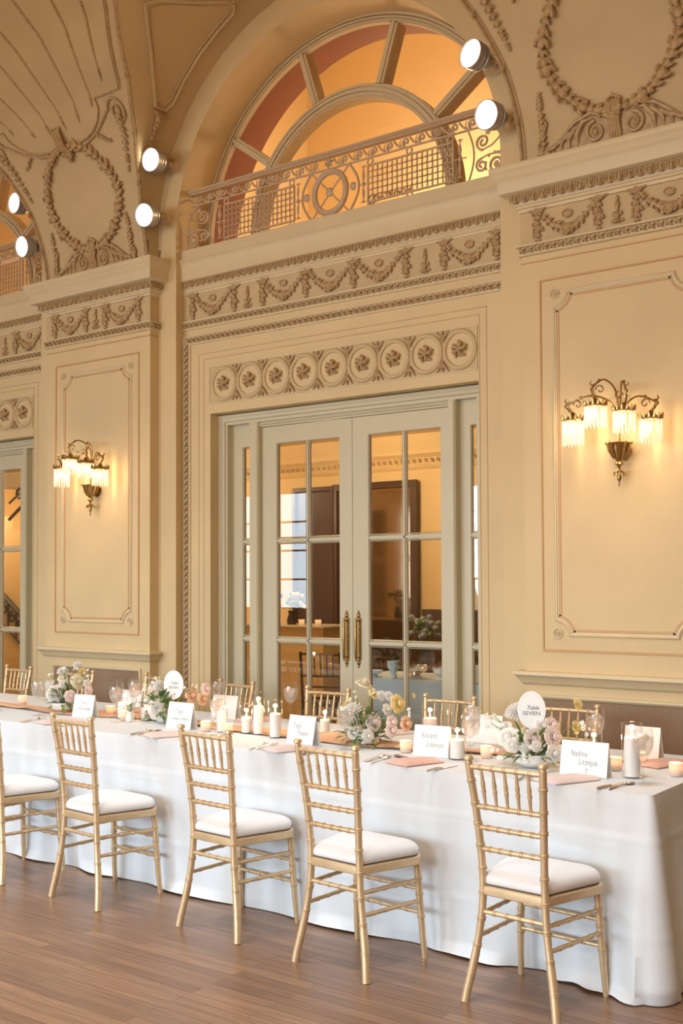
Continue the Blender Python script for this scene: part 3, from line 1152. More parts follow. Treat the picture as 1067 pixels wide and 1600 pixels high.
def vault_ornament(k, idx):
    pc = XC + k * PER - PER / 2
    t = empty('trim_%d' % idx, kind='structure')
    for g in groin(k):
        g.build('groin_rib', 'relief', t)
    # oval garland
    mb = MB()
    rnd = random.Random(idx)
    n = 46
    pts = []
    for i in range(n):
        th = 2 * PI * i / n
        w = .392 + .012 * math.cos(4 * th)
        x = pc + .02 + w * math.sin(th)
        z = 4.618 - .372 * math.cos(th) if False else 4.618 + .368 * -math.cos(th)
        pts.append(cpt(x, z, .012))
    rad = [.040 if i % 3 == 0 else (.027 if i % 3 == 1 else .033) for i in range(n)]
    leafy(mb, pts, rad, seed=idx, dens=1.4)
    mb.build('oval_garland', 'relief', t)
    # acanthus base on the cornice
    for s in (-1, 1):
        mb = MB()
        sp = spiral((pc + s * .115, 4.155), .060, .012, PI / 2, 1.6, 26, 0, -s)
        sp = [cpt(p.x, p.z, .018) for p in sp]
        mb.tube(sp, [.014 - .006 * i / len(sp) for i in range(len(sp))], 6)
        mb.blob(cpt(pc + s * .115, 4.155, .018), .016, .014, .016, 8, 4)
        for q in range(5):
            x0 = .175 + q * .050
            a = [cpt(pc + s * (x0 - .05), 4.235 - q * .022, .012), cpt(pc + s * (x0 + .01), 4.225 - q * .026, .026), cpt(pc + s * (x0 + .055), 4.165 - q * .012, .020), cpt(pc + s * (x0 + .06), 4.09, .008)]
            mb.tube(a, [.006, .016, .020 - q * .002, .006], 6)
        outer = [cpt(pc + s * .06, 4.23, .014), cpt(pc + s * .14, 4.262, .020), cpt(pc + s * .24, 4.232, .020), cpt(pc + s * .33, 4.168, .016), cpt(pc + s * .40, 4.115, .012), cpt(pc + s * .50, 4.085, .006)]
        mb.tube(outer, [.008, .014, .014, .011, .008, .004], 6)
        top = [(.03, 4.235), (.08, 4.245), (.14, 4.262), (.19, 4.252), (.24, 4.232), (.29, 4.20), (.33, 4.168), (.40, 4.115), (.45, 4.098), (.50, 4.085)]
        vs = []
        for x_, z_ in top:
            vs += [cpt(pc + s * x_, 4.055, .004), cpt(pc + s * x_, 4.055, .012), cpt(pc + s * x_, z_ - .012, .014), cpt(pc + s * x_, z_, .002)]
        mb.add(vs, [(a_ * 4 + q, a_ * 4 + q + 1, a_ * 4 + q + 5, a_ * 4 + q + 4) for a_ in range(len(top) - 1) for q in range(3)])
        mb.build('acanthus_scroll', 'relief', t)
    mb = MB()
    for q in range(-2, 3):
        mb.tube([cpt(pc + q * .016, 4.07, .014), cpt(pc + q * .014, 4.18, .030), cpt(pc + q * .017, 4.27, .030), cpt(pc + q * .021, 4.315, .012)], [.009, .010, .012, .007], 6)
    mb.tube([cpt(pc - .05, 4.30, .014), cpt(pc, 4.33, .030), cpt(pc + .05, 4.30, .014)], [.006, .012, .006], 6)
    mb.build('reed_clasp', 'relief', t)
    mb = MB()
    for q in range(-1, 2):
        mb.tube([cpt(pc + .03 + q * .028, 4.93, .02), cpt(pc + .02 + q * .022, 5.00, .045), cpt(pc + .02 + q * .030, 5.085, .03), cpt(pc + .02 + q * .045, 5.10, .01)], [.010, .016, .016, .006], 6)
    leafy(mb, [cpt(pc + x_, z_, .02) for x_, z_ in ((-.02, 4.95), (.02, 4.93), (.06, 4.92), (.08, 4.96), (.03, 4.90))], .026, seed=4)
    mb.build('shell_clasp', 'relief', t)
    # little side scrolls standing on the cornice
    for s in (-1, 1):
        mb = MB()
        bx = pc + s * .445
        a = [cpt(bx - s * .01, 4.085, .01)] + [cpt(p.x, p.z, .016) for p in spiral((bx, 4.15), .035, .036, -PI / 2, .5, 8, 0, s)]
        mb.tube(a + [cpt(bx - s * .015, 4.24, .016)] + [cpt(p.x, p.z, .014) for p in spiral((bx, 4.27), .030, .008, -PI * .6, 1.1, 14, 0, -s)], .009, 6)
        leafy(mb, [cpt(bx + s * x_, z_, .012) for x_, z_ in ((-.02, 4.10), (.02, 4.11), (.0, 4.16), (.0, 4.32), (.004, 4.36), (0.0, 4.40), (-.004, 4.44))], [.024, .020, .018, .018, .017, .014, .010], seed=9)
        mb.build('side_scroll', 'relief', t)
    # upper moulding with volutes and hanging garlands
    for s in (-1, 1):
        mb = MB()
        f = lambda x, z: cpt(pc + s * x, z, .010)
        mb.tube([f(.07, 4.955), f(.17, 4.955), f(.27, 4.965), f(.38, 4.992), f(.46, 5.022), f(.53, 5.055)], .008, 6)
        mb.tube([f(.05, 4.985), f(.17, 4.98), f(.28, 4.988), f(.38, 5.015), f(.47, 5.06), f(.535, 5.12), f(.545, 5.176), f(.60, 5.176)], .006, 6)
        mb.tube([f(.60, 5.176), f(.72, 5.176)], .006, 6)
        v = [cpt(pc + s * (.70 + p.x), 5.07 + p.z, .012) for p in spiral((0, 0), .085, .014, PI * .9, 1.7, 34, 0, -1)]
        mb.tube([f(.53, 5.055), f(.585, 5.085)] + v, .009, 6)
        mb.build('volute_moulding', 'relief', t)
        mb = MB()
        pp = [(.69, 5.04), (.68, 5.01), (.668, 4.97), (.655, 4.93), (.64, 4.89), (.626, 4.85), (.612, 4.81), (.60, 4.77), (.59, 4.74), (.582, 4.71)]
        leafy(mb, [cpt(pc + s * x_, z_, .010) for x_, z_ in pp], [.028, .026, .025, .024, .022, .02, .018, .015, .012, .009], seed=12)
        leafy(mb, [cpt(pc + s * x_, z_, .010) for x_, z_ in ((.40, 4.985), (.44, 4.965), (.47, 4.94), (.50, 4.93))], .014, seed=13)
        mb.build('hanging_garland', 'relief', t)
        # panel edge beside the rib
        mb = MB()
        a = []
        for i in range(16):
            z = 5.176 + (5.60 - 5.176) * i / 15
            a.append(cpt(pc + s * (PER / 2 - hall(z) - .115 + .03 * (z - 5.176)), z, .006))
        mb.tube([cpt(pc + s * .60, 5.176, .006)] + a, .006, 6)
        mb.tube([p + Vector((-s * .02, 0, 0)) for p in a], .003, 5)
        mb.build('panel_edge', 'relief', t)
    # radiating flutes of the shell
    fl = [((.70, 5.236), (.855, 5.415), (1.00, 5.546)), ((.478, 5.138), (.62, 5.373), (.79, 5.584)), ((.283, 5.083), (.38, 5.341), (.50, 5.631)),
          ((.117, 5.072), (.132, 5.332), (.17, 5.60)), ((-.066, 5.074), (-.078, 5.297), (-.11, 5.60)), ((-.242, 5.087), (-.30, 5.26), (-.43, 5.60)),
          ((-.452, 5.147), (-.53, 5.29), (-.70, 5.58)), ((-.64, 5.20), (-.76, 5.36), (-.95, 5.56))]
    mb = MB()
    for a, b, c in fl:
        pts, rr = [], []
        for i in range(19):
            u = i / 18
            x = a[0] * (1 - u) ** 2 + 2 * (2 * b[0] - .5 * a[0] - .5 * c[0]) * u * (1 - u) + c[0] * u * u
            z = a[1] * (1 - u) ** 2 + 2 * (2 * b[1] - .5 * a[1] - .5 * c[1]) * u * (1 - u) + c[1] * u * u
            pts.append(cpt(pc + x, min(z, 5.79), .001))
            rr.append(.004 + .007 * min(1, u * 1.6))
        mb.tube(pts, rr, 5)
        leafy(mb, [pts[0] + (pts[1] - pts[0]) * q * .8 for q in range(4)], [.006, .010, .012, .012], seed=int(a[0] * 100) + 5)
    mb.build('shell_flutes', 'relief', t)
    return t


vault_ornament(0, 6)
vault_ornament(1, 7)

# moulded panel on the lunette soffits (left flank)
for k, idx in ((0, 8),):
    xc = XC + k * PER
    t = empty('trim_%d' % idx, kind='structure')

    def sp(th, y, off=.0):
        a = math.radians(th)
        return Vector((xc + (RS - off) * math.cos(a), y, ZA + (RS - off) * math.sin(a)))
    key = [(145.4, 5.80), (139, 5.67), (132.4, 5.52), (128, 5.40), (123.4, 5.28), (121, 5.35), (119, 5.465), (116, 5.64), (112.5, 5.79), (111.5, 5.86), (113.5, 5.925), (120, 5.93), (128, 5.93), (136, 5.935), (143.2, 5.94), (145.4, 5.90)]
    mb = MB()
    for off, r in ((.006, .014), ):
        mb.tube([sp(a, y, off) for a, y in key], r, 6, False, True)
    cy_, cth = 5.72, 130
    mb.tube([sp(cth + (a - cth) * .93, cy_ + (y - cy_) * .86, .003) for a, y in key], .005, 5, False, True)
    mb.build('soffit_panel_moulding', 'vault', t)
    mb = MB()
    mb.tube([sp(146.2, 5.78, .01), sp(147.2, 5.86, .02), sp(146.2, 5.945, .01)], [.010, .022, .010], 6)
    leafy(mb, [sp(a, y, .016) for a, y in ((148, 5.86), (149.3, 5.862), (150.6, 5.866), (152, 5.868), (153.4, 5.872), (155, 5.875), (156.5, 5.88))], [.034, .030, .024, .018, .020, .015, .010], seed=3)
    leafy(mb, [sp(a, y, .016) for a, y in ((110.5, 5.83), (108.6, 5.80), (107, 5.78), (105, 5.76))], .028, seed=8)
    mb.build('soffit_leaf_drop', 'relief', t)
# ---------------------------------------------------------------- balcony railing
def railing(k, label):
    YR = 6.22
    xc = XC + k * PER
    t = empty('balcony_railing', (xc, YR, 4.13), 0, label, 'railing')
    x0, x1 = -1.40, 1.40
    zt, zb = .462, 0.0

    def V(x, z, y=0):
        return Vector((x, y, z))
    mb = MB()
    for z0, z1, yf in ((.438, .462, .032), (.446, .456, .038), (.426, .438, .022)):
        mb.box(x0 + .04, x1 - .04, -yf, .022, z0, z1)
    mb.build('top_rail', 'railing', t, smooth=False)
    mb = MB()
    for z in (.345,):
        mb.tube([V(x0 + .05, z), V(x1 - .05, z)], .0075, 4)
    n = 21
    for i in range(n):
        cx = x0 + .125 + (2.55) * i / (n - 1)
        if abs(cx) < .05:
            continue
        s = -1 if cx < 0 else 1
        s2 = 1
        sp_ = spiral((cx, .384), .029, .007, -PI * .55, 1.35, 18, 0, -1)
        mb.tube([V(cx - .095, .408), V(cx - .07, .375), V(cx - .035, .352)] + sp_, .0085, 5)
        mb.tube([V(cx - .035, .352), V(cx - .05, .385), V(cx - .038, .412)], [.006, .005, .002], 4)
    mb.build('scroll_band', 'railing', t)
    mb = MB()
    rosette(mb, (0, -.006, .384), .036, 6, .5)
    mb.build('rosette', 'railing', t)
    # central wheel
    mb = MB()
    cz = .176
    nn = 40
    prof = [(.118, 0), (.120, .012), (.128, .016), (.142, .010), (.152, .016), (.158, .010), (.160, -.004), (.118, -.004), (.118, 0)]
    for a, b in zip(prof, prof[1:]):
        vs = []
        for i in range(nn):
            th = 2 * PI * i / nn
            for r_, o_ in (a, b):
                vs.append((r_ * math.cos(th), -o_, cz + r_ * 1.06 * math.sin(th)))
        mb.add(vs, [(2 * i, 2 * i + 1, (2 * i + 3) % (2 * nn), (2 * i + 2) % (2 * nn)) for i in range(nn)])
    mb.build('wheel_ring', 'railing', t)
    mb = MB()
    for s in (-1, 1):
        mb.tube([V(-.17 * 1.02, cz + s * .175), V(.17 * 1.02, cz - s * .175)], .0065, 5)
    mb.blob((0, -.008, cz), .034, .014, .034, 12, 5)
    torus(mb, (0, -.010, cz), .026, .005, 14, 5)
    mb.build('wheel_spokes', 'railing', t)
    for s in (-1, 1):
        mb = MB()
        pts = [V(s * (.165 + .085 * math.sin(PI * i / 14)), .345 - .345 * i / 14) for i in range(15)]
        mb.tube(pts, .009, 5)
        mb.blob((s * .205, -.006, cz), .030, .016, .030, 10, 5)
        torus(mb, (s * .205, -.010, cz), .016, .004, 10, 4)
        mb.build('side_bow', 'railing', t)
        # spindle ornament
        for px in (.288, 1.055):
            mb = MB()
            mb.lathe([(.002, .305), (.010, .295), (.004, .280), (.006, .27), (.012, .235), (.010, .215), (.004, .195), (.012, .18), (.016, .172), (.012, .164),
                      (.004, .15), (.010, .13), (.012, .11), (.006, .075), (.004, .065), (.010, .05), (.002, .04)], 8, (s * px, 0, 0))
            mb.tube([V(s * px - .02, .30), V(s * px, .285), V(s * px + .02, .30)], .004, 4)
            mb.tube([V(s * px - .02, .045), V(s * px, .06), V(s * px + .02, .045)], .004, 4)
            mb.tube([V(s * (px - .05), .172), V(s * (px + .05), .172)], .0045, 4)
            mb.build('spindle', 'railing', t)
        # lattice panel
        mb = MB()
        a, b = .325, 1.005
        lo, hi = .040, .292
        for i in range(18):
            x = a + (b - a) * i / 17
            mb.tube([V(s * x, lo), V(s * x, hi)], .0080 if i in (0, 17) else .0058, 4)
        for i in range(7):
            z = lo + (hi - lo) * i / 6
            mb.tube([V(s * a, z), V(s * b, z)], .0080 if i in (0, 6) else .0058, 4)
        mb.build('lattice', 'railing', t)
        for px in (.345, .665, .985):
            for z in (.319, .018):
                mb = MB()
                torus(mb, (s * px, 0, z), .022, .0068, 14, 5)
                mb.build('lattice_ring', 'railing', t)
        # end scrollwork
        mb = MB()
        mb.tube([V(s * (1.115 + .045 * math.sin(PI * i / 12)), .345 - .345 * i / 12) for i in range(13)], .0065, 5)
        sg = s

        def SS(c, r0, r1, a0, tu, dr):
            q = spiral(c, r0, r1, a0, tu, 24, 0, dr)
            return [V(s * p.x, p.z) for p in q]
        mb.tube(SS((1.225, .245), .052, .010, -PI * .5, 1.5, -1), .0085, 5)
        mb.tube([V(s * 1.225, .193), V(s * 1.29, .21), V(s * 1.345, .25), V(s * 1.37, .31)], .006, 5)
        mb.tube(SS((1.215, .095), .045, .010, PI * .5, 1.5, 1), .0085, 5)
        mb.tube([V(s * 1.215, .140), V(s * 1.27, .155), V(s * 1.33, .150)], .006, 5)
        mb.tube(SS((1.325, .085), .072, .012, PI * .5, 1.8, -1), .010, 6)
        mb.blob((s * 1.325, -.004, .085), .018, .010, .018, 8, 4)
        mb.tube([V(s * 1.27, .34), V(s * 1.33, .30), V(s * 1.37, .24), V(s * 1.385, .15), V(s * 1.385, .02)], .0065, 5)
        mb.blob((s * 1.265, -.004, .30), .020, .008, .020, 8, 4)
        for aa in range(9):
            th = PI * .2 + aa * PI * .18
            mb.blob((s * (1.325 + .080 * math.cos(th)), -.003, .085 + .078 * math.sin(th)), .010, .006, .010, 5, 3)
        mb.build('end_scroll', 'railing', t)
    MB().box(-1.40, 1.40, -.012, .012, -.004, .006).build('bottom_rail', 'railing', t, smooth=False)
    return t


railing(0, 'scrolled taupe iron balcony railing complete with central wheel, under the large fanlight')
railing(-1, 'end of the scrolled iron balcony railing cut off by the left edge of the photo')


# ---------------------------------------------------------------- spotlights
def spotlight(mount, aim, label, group='round spotlights on the arches'):
    """mount on the wall, head pushed out along aim"""
    m0 = Vector(mount)
    t = empty('spotlight', m0, 0, label, 'spotlight', group)
    a = Vector(aim).normalized()
    K = 1.2
    MB().lathe([(.001, 0), (.040, 0), (.043, .006), (.040, .014), (.020, .020), (.016, .026), (.001, .028)], 16,
               mtx=Matrix.Rotation(PI / 2, 4, 'X')).build('wall_plate', 'mount', t)
    j = Vector((0, -.055, 0))
    q = a.to_track_quat('Z', 'Y').to_matrix().to_4x4()
    hc = j + a * .045
    mb = MB()
    mb.tube([(0, -.02, 0), j], .012, 8)
    side = a.cross(Vector((0, 0, 1))).normalized()
    mb.tube([j + side * .03, j - side * .03], .010, 8)
    for s in (-1, 1):
        mb.tube([j + side * s * .030, j + side * s * .045 + a * .06], [.010, .008], 6)
    mb.build('bracket', 'mount', t)
    mt = Matrix.Translation(hc) @ q @ Matrix.Scale(K, 4)
    hs = MB().lathe([(.001, 0), (.030, .0), (.038, .010), (.042, .035), (.055, .050), (.060, .062), (.068, .066), (.069, .074), (.062, .078), (.062, .088),
                (.071, .092), (.072, .104), (.066, .108), (.073, .112), (.074, .142), (.070, .144), (.064, .136)], 28, mtx=mt).build('housing', 'spot', t, angle=50)
    MB().lathe([(.066, .134), (.066, .137), (.045, .141), (.001, .143)], 28, mtx=mt).build('lens', 'lens', hs)
    return t


for (x, z, aim, lab) in ((-6.190, 4.385, (.12, -.96, -.20), 'grey round spotlight, lower one on the left flank of the central arch'),
                         (-6.108, 4.775, (.08, -.96, -.12), 'grey round spotlight, upper one on the left flank of the central arch'),
                         (-3.190, 4.400, (-.16, -.97, -.16), 'grey round spotlight, lower one at the right end of the balcony railing'),
                         (-3.285, 4.765, (-.20, -.95, .02), 'grey round spotlight, upper one on the right flank of the central arch'),
                         (-7.610, 4.400, (-.05, -.97, -.16), 'grey round spotlight, lower one of the pair at the left edge of the photo'),
                         (-7.705, 4.765, (-.08, -.95, -.05), 'grey round spotlight, upper one of the pair at the left edge of the photo')):
    spotlight((x, YL, z), aim, lab)
mb = MB()
for th in range(12):
    pass
hk = MB().tube([(0, 0, 0), (0, -.012, .01), (0, -.012, .045)], .004, 6)
torus(hk, (0, -.012, .058), .012, .003, 12, 5)
o = tag(hk.build('hook', 'black'), 'small black iron ring hook on the ledge right of the left pilaster cornice', 'hook')
o.location = (-6.19, YL - .06, 4.05)


# ---------------------------------------------------------------- crystal wall sconces
def sconce(loc, label):
    t = empty('wall_sconce', loc, 0, label, 'wall lamp', 'crystal wall sconces')
    mb = MB()
    c = Vector((0, -.075, 0))
    mb.lathe([(.002, -.245), (.006, -.23), (.004, -.215), (.010, -.205), (.013, -.19), (.008, -.17), (.014, -.155), (.006, -.14), (.012, -.125), (.024, -.118), (.022, -.110),
              (.014, -.100), (.026, -.085), (.045, -.055), (.052, -.025), (.056, -.010), (.068, .0), (.062, .004), (.050, -.004), (.001, -.006)], 20, c)
    for i in range(10):
        a = 2 * PI * i / 10
        d = Vector((math.cos(a), math.sin(a), 0))
        mb.tube([c + d * .030 + Vector((0, 0, -.085)), c + d * .052 + Vector((0, 0, -.045)), c + d * .062 + Vector((0, 0, -.008)), c + d * .080 + Vector((0, 0, .004))], [.004, .009, .009, .003], 5)
    for i in range(6):
        a = 2 * PI * i / 6
        d = Vector((math.cos(a), math.sin(a), 0))
        mb.tube([c + d * .008 + Vector((0, 0, -.150)), c + d * .030 + Vector((0, 0, -.165)), c + d * .034 + Vector((0, 0, -.182))], [.005, .006, .003], 5)
    mb.tube([(0, 0, -.04), (0, -.03, -.04), c + Vector((0, 0, -.04))], .014, 8)
    mb.lathe([(.001, 0), (.045, .0), (.05, .008), (.03, .016), (.001, .018)], 16, (0, 0, 0), Matrix.Translation((0, 0, -.04)) @ Matrix.Rotation(PI / 2, 4, 'X'))
    mb.build('bowl_finial', 'brass', t)
    # stem
    MB().tube([c, c + Vector((0, 0, .06)), c + Vector((0, 0, .115)), c + Vector((0, .01, .15))], [.010, .008, .007, .007], 8).build('stem', 'brass', t)
    # shades: (dx, y out, z of crown, height, r, peak z)
    sh = [(-.232, -.17, .140, .150, .060, .275), (-.080, -.21, .205, .125, .060, .355), (.078, -.19, .165, .125, .058, .335), (.222, -.17, .110, .135, .060, .245)]
    for (dx, dy, z, hgt, r, pk) in sh:
        cr = Vector((dx, dy, z))
        pts = []
        st = c + Vector((0, .005, .10))
        top = Vector((dx * .62, (dy + c.y) / 2 - .01, pk))
        P = [st, st + Vector((dx * .18, 0, (pk - .10) * .75)), top, Vector((dx * 1.12, dy, pk - .045)), Vector((dx * 1.10, dy, z + .07)), cr + Vector((0, 0, .04))]
        # smooth through catmull-rom
        out = []
        for i in range(len(P) - 1):
            p0, p1, p2, p3 = P[max(i - 1, 0)], P[i], P[i + 1], P[min(i + 2, len(P) - 1)]
            for q in range(6):
                u = q / 6
                out.append(.5 * ((2 * p1) + (p2 - p0) * u + (2 * p0 - 5 * p1 + 4 * p2 - p3) * u * u + (3 * p1 - p0 - 3 * p2 + p3) * u ** 3))
        out.append(P[-1])
        arm = MB().tube(out, .0055, 8)
        for i in range(14, len(out) - 1, 3):
            arm.blob(out[i] + Vector((.006 * (1 if dx > 0 else -1), 0, 0)), .010, .008, .012, 5, 3)
        e = P[3]
        sgn = 1 if dx > 0 else -1
        arm.tube([Vector(v) for v in ((e.x, e.y, e.z), (e.x + sgn * .02, e.y, e.z + .02), (e.x + sgn * .012, e.y, e.z + .035))], [.005, .005, .002], 5)
        arm.tube([p for p in spiral((cr.x - sgn * .030, z + .085), .028, .008, 0 if sgn > 0 else PI, 1.0, 12, cr.y, sgn)], .004, 5)
        arm.build('arm', 'brass', t)
        s = MB()
        s.shell([(.004, .045), (.012, .040), (.016, .028), (.030, .018), (r - .006, .008), (r, .0), (r, -.006)], 20, cr)
        for i in range(14):
            a = 2 * PI * i / 14
            d = Vector((math.cos(a), math.sin(a), 0))
            s.tube([cr + d * r, cr + d * (r + .004) + Vector((0, 0, .016)), cr + d * (r + .008) + Vector((0, 0, .030))], [.008, .006, .001], 4)
        so = s.build('shade_crown', 'brass', t)
        f = MB()
        for ring, (rr, hh, cnt) in enumerate(((r - .001, hgt, 18), (r - .018, hgt * .75, 9))):
            for i in range(cnt):
                a = 2 * PI * (i + .5 * ring) / cnt
                d = Vector((math.cos(a), math.sin(a), 0))
                p = cr + d * rr
                f.tube([p + Vector((0, 0, -.004)), p + Vector((0, 0, -.012)), p + Vector((0, 0, -hh + .012)), p + Vector((0, 0, -hh))], [.002, .0042, .0048, .001], 4)
        f.build('crystal_fringe', 'crystal', so, smooth=False)
        b = MB().blob(cr + Vector((0, 0, -.045)), .014, .014, .026, 8, 6)
        b.build('bulb', 'bulb', so)
        l = lamp('bulb_light', 'POINT', (0, 0, 0), 4.2, (1.0, 0.68, 0.38), 0.03)
        l.parent = t
        l.location = cr + Vector((0, 0, -.05))
    return t


sconce((-2.452, YP, 2.335), 'brass and crystal wall sconce, lit, on the right pilaster panel')
sconce((-6.872, YP, 2.335), 'brass and crystal wall sconce, lit, on the left pilaster panel beside the half-seen door')


# ---------------------------------------------------------------- rooms behind the glass
# foyer (ground floor)
MB().box(-15.5, 2.6, 10.0, 10.1, 0, 3.3).build('wall_foyer', 'fwall', smooth=False, kind='structure')
MB().box(-15.6, -15.5, 6.73, 10.1, 0, 3.3).build('wall_foyer', 'fwall', smooth=False, kind='structure')
MB().box(2.5, 2.6, 6.73, 10.1, 0, 3.3).build('wall_foyer', 'fwall', smooth=False, kind='structure')
MB().box(-15.5, 2.6, 6.73, 10.0, 3.10, 3.3).build('ceiling_foyer', 'fwall', smooth=False, kind='structure')
t = empty('trim_9', kind='structure')
MB().sweep([(0, 3.10), (.16, 3.10), (.15, 3.02), (.11, 2.97), (.10, 2.90), (.05, 2.86), (.04, 2.80), (.02, 2.76), (0, 2.74)], [(-15.5, 10.0), (-8.03, 10.0), (2.6, 10.0)]).build('foyer_cornice', 'fwall', t)
lf = MB()
leaf_run(lf, (-8.9, 9.95, 2.83), (-3.5, 9.95, 2.83), .03, (0, -1, 0), .075)
lf.build('foyer_leaf_band', 'relief', t)
MB().box(-6.30, -2.3, 9.95, 10.0, 0, 1.26).box(-15.5, -8.55, 9.95, 10.0, 0, 1.0).build('trim_10', 'darkwood', smooth=False, kind='structure')
# dark panelled doorway and the framed mirror
t = empty('door_3', kind='structure')
mb = MB().box(-8.02, -7.42, 9.93, 10.0, 0, 2.62)
mb.build('door_leaf', 'darkwood', t, smooth=False)
MB().frame([(0, 0), (.01, .03), (.05, .03), (.06, 0)], [(-8.02, 0), (-8.02, 2.62), (-7.42, 2.62), (-7.42, 0)], 9.93, False).build('door_casing', 'darkwood', t)
m1 = empty('wall_mirror', (-6.90, 9.95, .1), 0, 'tall bronze mirror in a dark frame seen through the right door leaf', 'mirror')
MB().box(-.48, .50, -.01, .03, .1, 2.46).build('mirror_glass', 'mirror', m1, smooth=False)
MB().frame([(0, 0), (0, .04), (.07, .05), (.08, 0)], [(-.55, .04), (-.55, 2.53), (.56, 2.53), (.56, .04)], 0).build('mirror_frame', 'darkwood', m1)

# buffet counter with candles in the foyer
b = empty('buffet_counter', (-7.15, 9.0, 0), 0, 'amber draped counter holding candles, seen through the left door leaf', 'counter')
MB().box(-.60, .42, -.2, .25, 0.02, 1.10).build('counter_body', 'fwall', b, smooth=False)
MB().box(-.63, .45, -.23, .28, 1.10, 1.115).build('counter_top', 'petalc', b, smooth=False)
for i, (x, y) in enumerate(((-7.36, 8.86), (-7.05, 8.86), (-6.83, 8.85))):
    v = tag(MB().shell([(.028, 0), (.034, .06)], 14, (0, 0, 0)).lathe([(.001, .004), (.026, .004), (.026, .03), (.001, .03)], 12).build('votive_candle', 'votive'),
            'glowing votive on the amber foyer counter, ' + ('leftmost', 'middle one', 'rightmost')[i], 'candle', 'votives on the foyer counter')
    v.location = (x, y, 1.115)
    f = MB().blob((0, 0, .045), .008, .008, .014, 6, 4).build('flame', 'flame', v)


def simple_vase(loc, label, leafm, petalm, s=1.0, seed=3, vase='black'):
    rnd = random.Random(seed)
    t = empty('flower_vase', loc, 0, label, 'flowers')
    MB().lathe([(.001, 0), (.05 * s, 0), (.06 * s, .05 * s), (.035 * s, .12 * s), (.045 * s, .16 * s)], 14).build('vase', vase, t)
    a, b_ = MB(), MB()
    for i in range(34):
        th = rnd.uniform(0, 2 * PI)
        r = rnd.uniform(0, .16) * s
        z = (.20 + rnd.uniform(0, .16)) * s
        (a if i % 3 else b_).blob((r * math.cos(th), r * math.sin(th), z), .03 * s, .03 * s, .025 * s, 6, 4)
    a.build('blooms', petalm, t)
    b_.build('foliage', leafm, t)
    return t


simple_vase((-7.25, 8.95, 1.115), 'dark vase of white flowers on the amber counter behind the left door leaf', 'leafd', 'petalc', .9, 5)
# dessert table with grey-blue cloth just inside the doors
dt = empty('dessert_table', (-4.35, 7.55, 0), 0, 'long table under a pale grey-blue cloth seen through the right door leaf', 'table')
mb = MB()
vs = []
nn = 60
for i in range(nn + 1):
    x = -.98 + 2.3 * i / nn
    w = .012 * math.sin(i * 1.1) + .008 * math.sin(i * 2.3)
    vs += [(x, -.35, .80), (x, -.36 + w * .3, .55), (x, -.37 + w, .02), (x, .35, .80)]
fs = []
for i in range(nn):
    a_ = i * 4
    fs += [(a_, a_ + 1, a_ + 5, a_ + 4), (a_ + 1, a_ + 2, a_ + 6, a_ + 5), (a_ + 3, a_, a_ + 4, a_ + 7)]
mb.add(vs, fs)
mb.add([(-.98, -.35, .80), (-.98, .35, .80), (-.98, .35, .02), (-.98, -.36, .02)], [(0, 1, 2, 3)])
mb.build('table_cloth', 'bluecloth', dt)
for i, (x, y, r, hh, mt_, nm, lab) in enumerate(((-5.12, 7.34, .085, .05, 'bluecloth', 'serving_bowl', 'shallow pale blue dish at the left end of the dessert table'),
                                                (-4.93, 7.36, .05, .13, 'bluecloth', 'serving_bowl', 'pale blue footed vase on the dessert table'),
                                                (-4.76, 7.42, .10, .10, 'steel', 'serving_bowl', 'silver bowl in the middle of the dessert table'),
                                                (-4.50, 7.40, .08, .09, 'bowl', 'serving_bowl', 'white bowl beside the silver urn on the dessert table'),
                                                (-4.36, 7.38, .035, .24, 'steel', 'coffee_urn', 'tall shiny cylinder on the dessert table'),
                                                (-4.20, 7.42, .07, .12, 'petalc', 'serving_bowl', 'cream bowl right of the tall shiny cylinder'))):
    mb = MB().lathe([(.001, 0), (r * .55, 0), (r * .6, .01), (r * .35, hh * .25), (r * .9, hh * .6), (r, hh), (r * .9, hh), (r * .7, hh * .6), (.001, hh * .4)] if nm != 'coffee_urn' else
                    [(.001, 0), (r, 0), (r, hh), (r * .8, hh + .01), (.001, hh + .02)], 20)
    o = tag(mb.build(nm, mt_), lab, 'dish' if nm != 'coffee_urn' else 'urn')
    o.location = (x, y, .802)
# foyer guest table with cloth
ft = empty('foyer_table', (-5.85, 9.22, 0), 0, 'dark clothed round table with flowers, seen through the right door leaf', 'table')
mb = MB()
mb.lathe([(.001, .76), (.60, .76), (.62, .75), (.64, .40), (.66, .02)], 40)
mb.build('table_cloth', 'darkwood', ft)
simple_vase((-5.75, 9.12, .76), 'grey-blue hydrangea vase on the dark foyer table', 'leafd', 'hyd', 1.25, 8)
for i, (x, y, rz) in enumerate(((-6.25, 8.26, .3), (-5.45, 8.20, -.2))):
    c = empty('dark_chair', (x, y, 0), rz, 'dark slatted chair drawn up to the foyer table, ' + ('left one' if i == 0 else 'right one') + ' behind the right door leaf', 'chair')
    mb = MB()
    for sx in (-1, 1):
        mb.tube([(sx * .19, -.2, 0), (sx * .19, -.18, .45), (sx * .19, -.24, .92)], .014, 6)
        mb.tube([(sx * .19, .19, 0), (sx * .19, .19, .45)], .014, 6)
    for z in (.90, .70, .60, .50):
        mb.tube([(-.19, -.18 - (z - .45) * .12, z), (.19, -.18 - (z - .45) * .12, z)], .010, 6)
    for q in range(5):
        x_ = -.12 + .06 * q
        mb.tube([(x_, -.21, .70), (x_, -.235, .90)], .008, 5)
    mb.build('frame', 'darkwood', c)
    MB().box(-.19, .19, -.19, .20, .42, .46).build('seat', 'black', c, smooth=False)

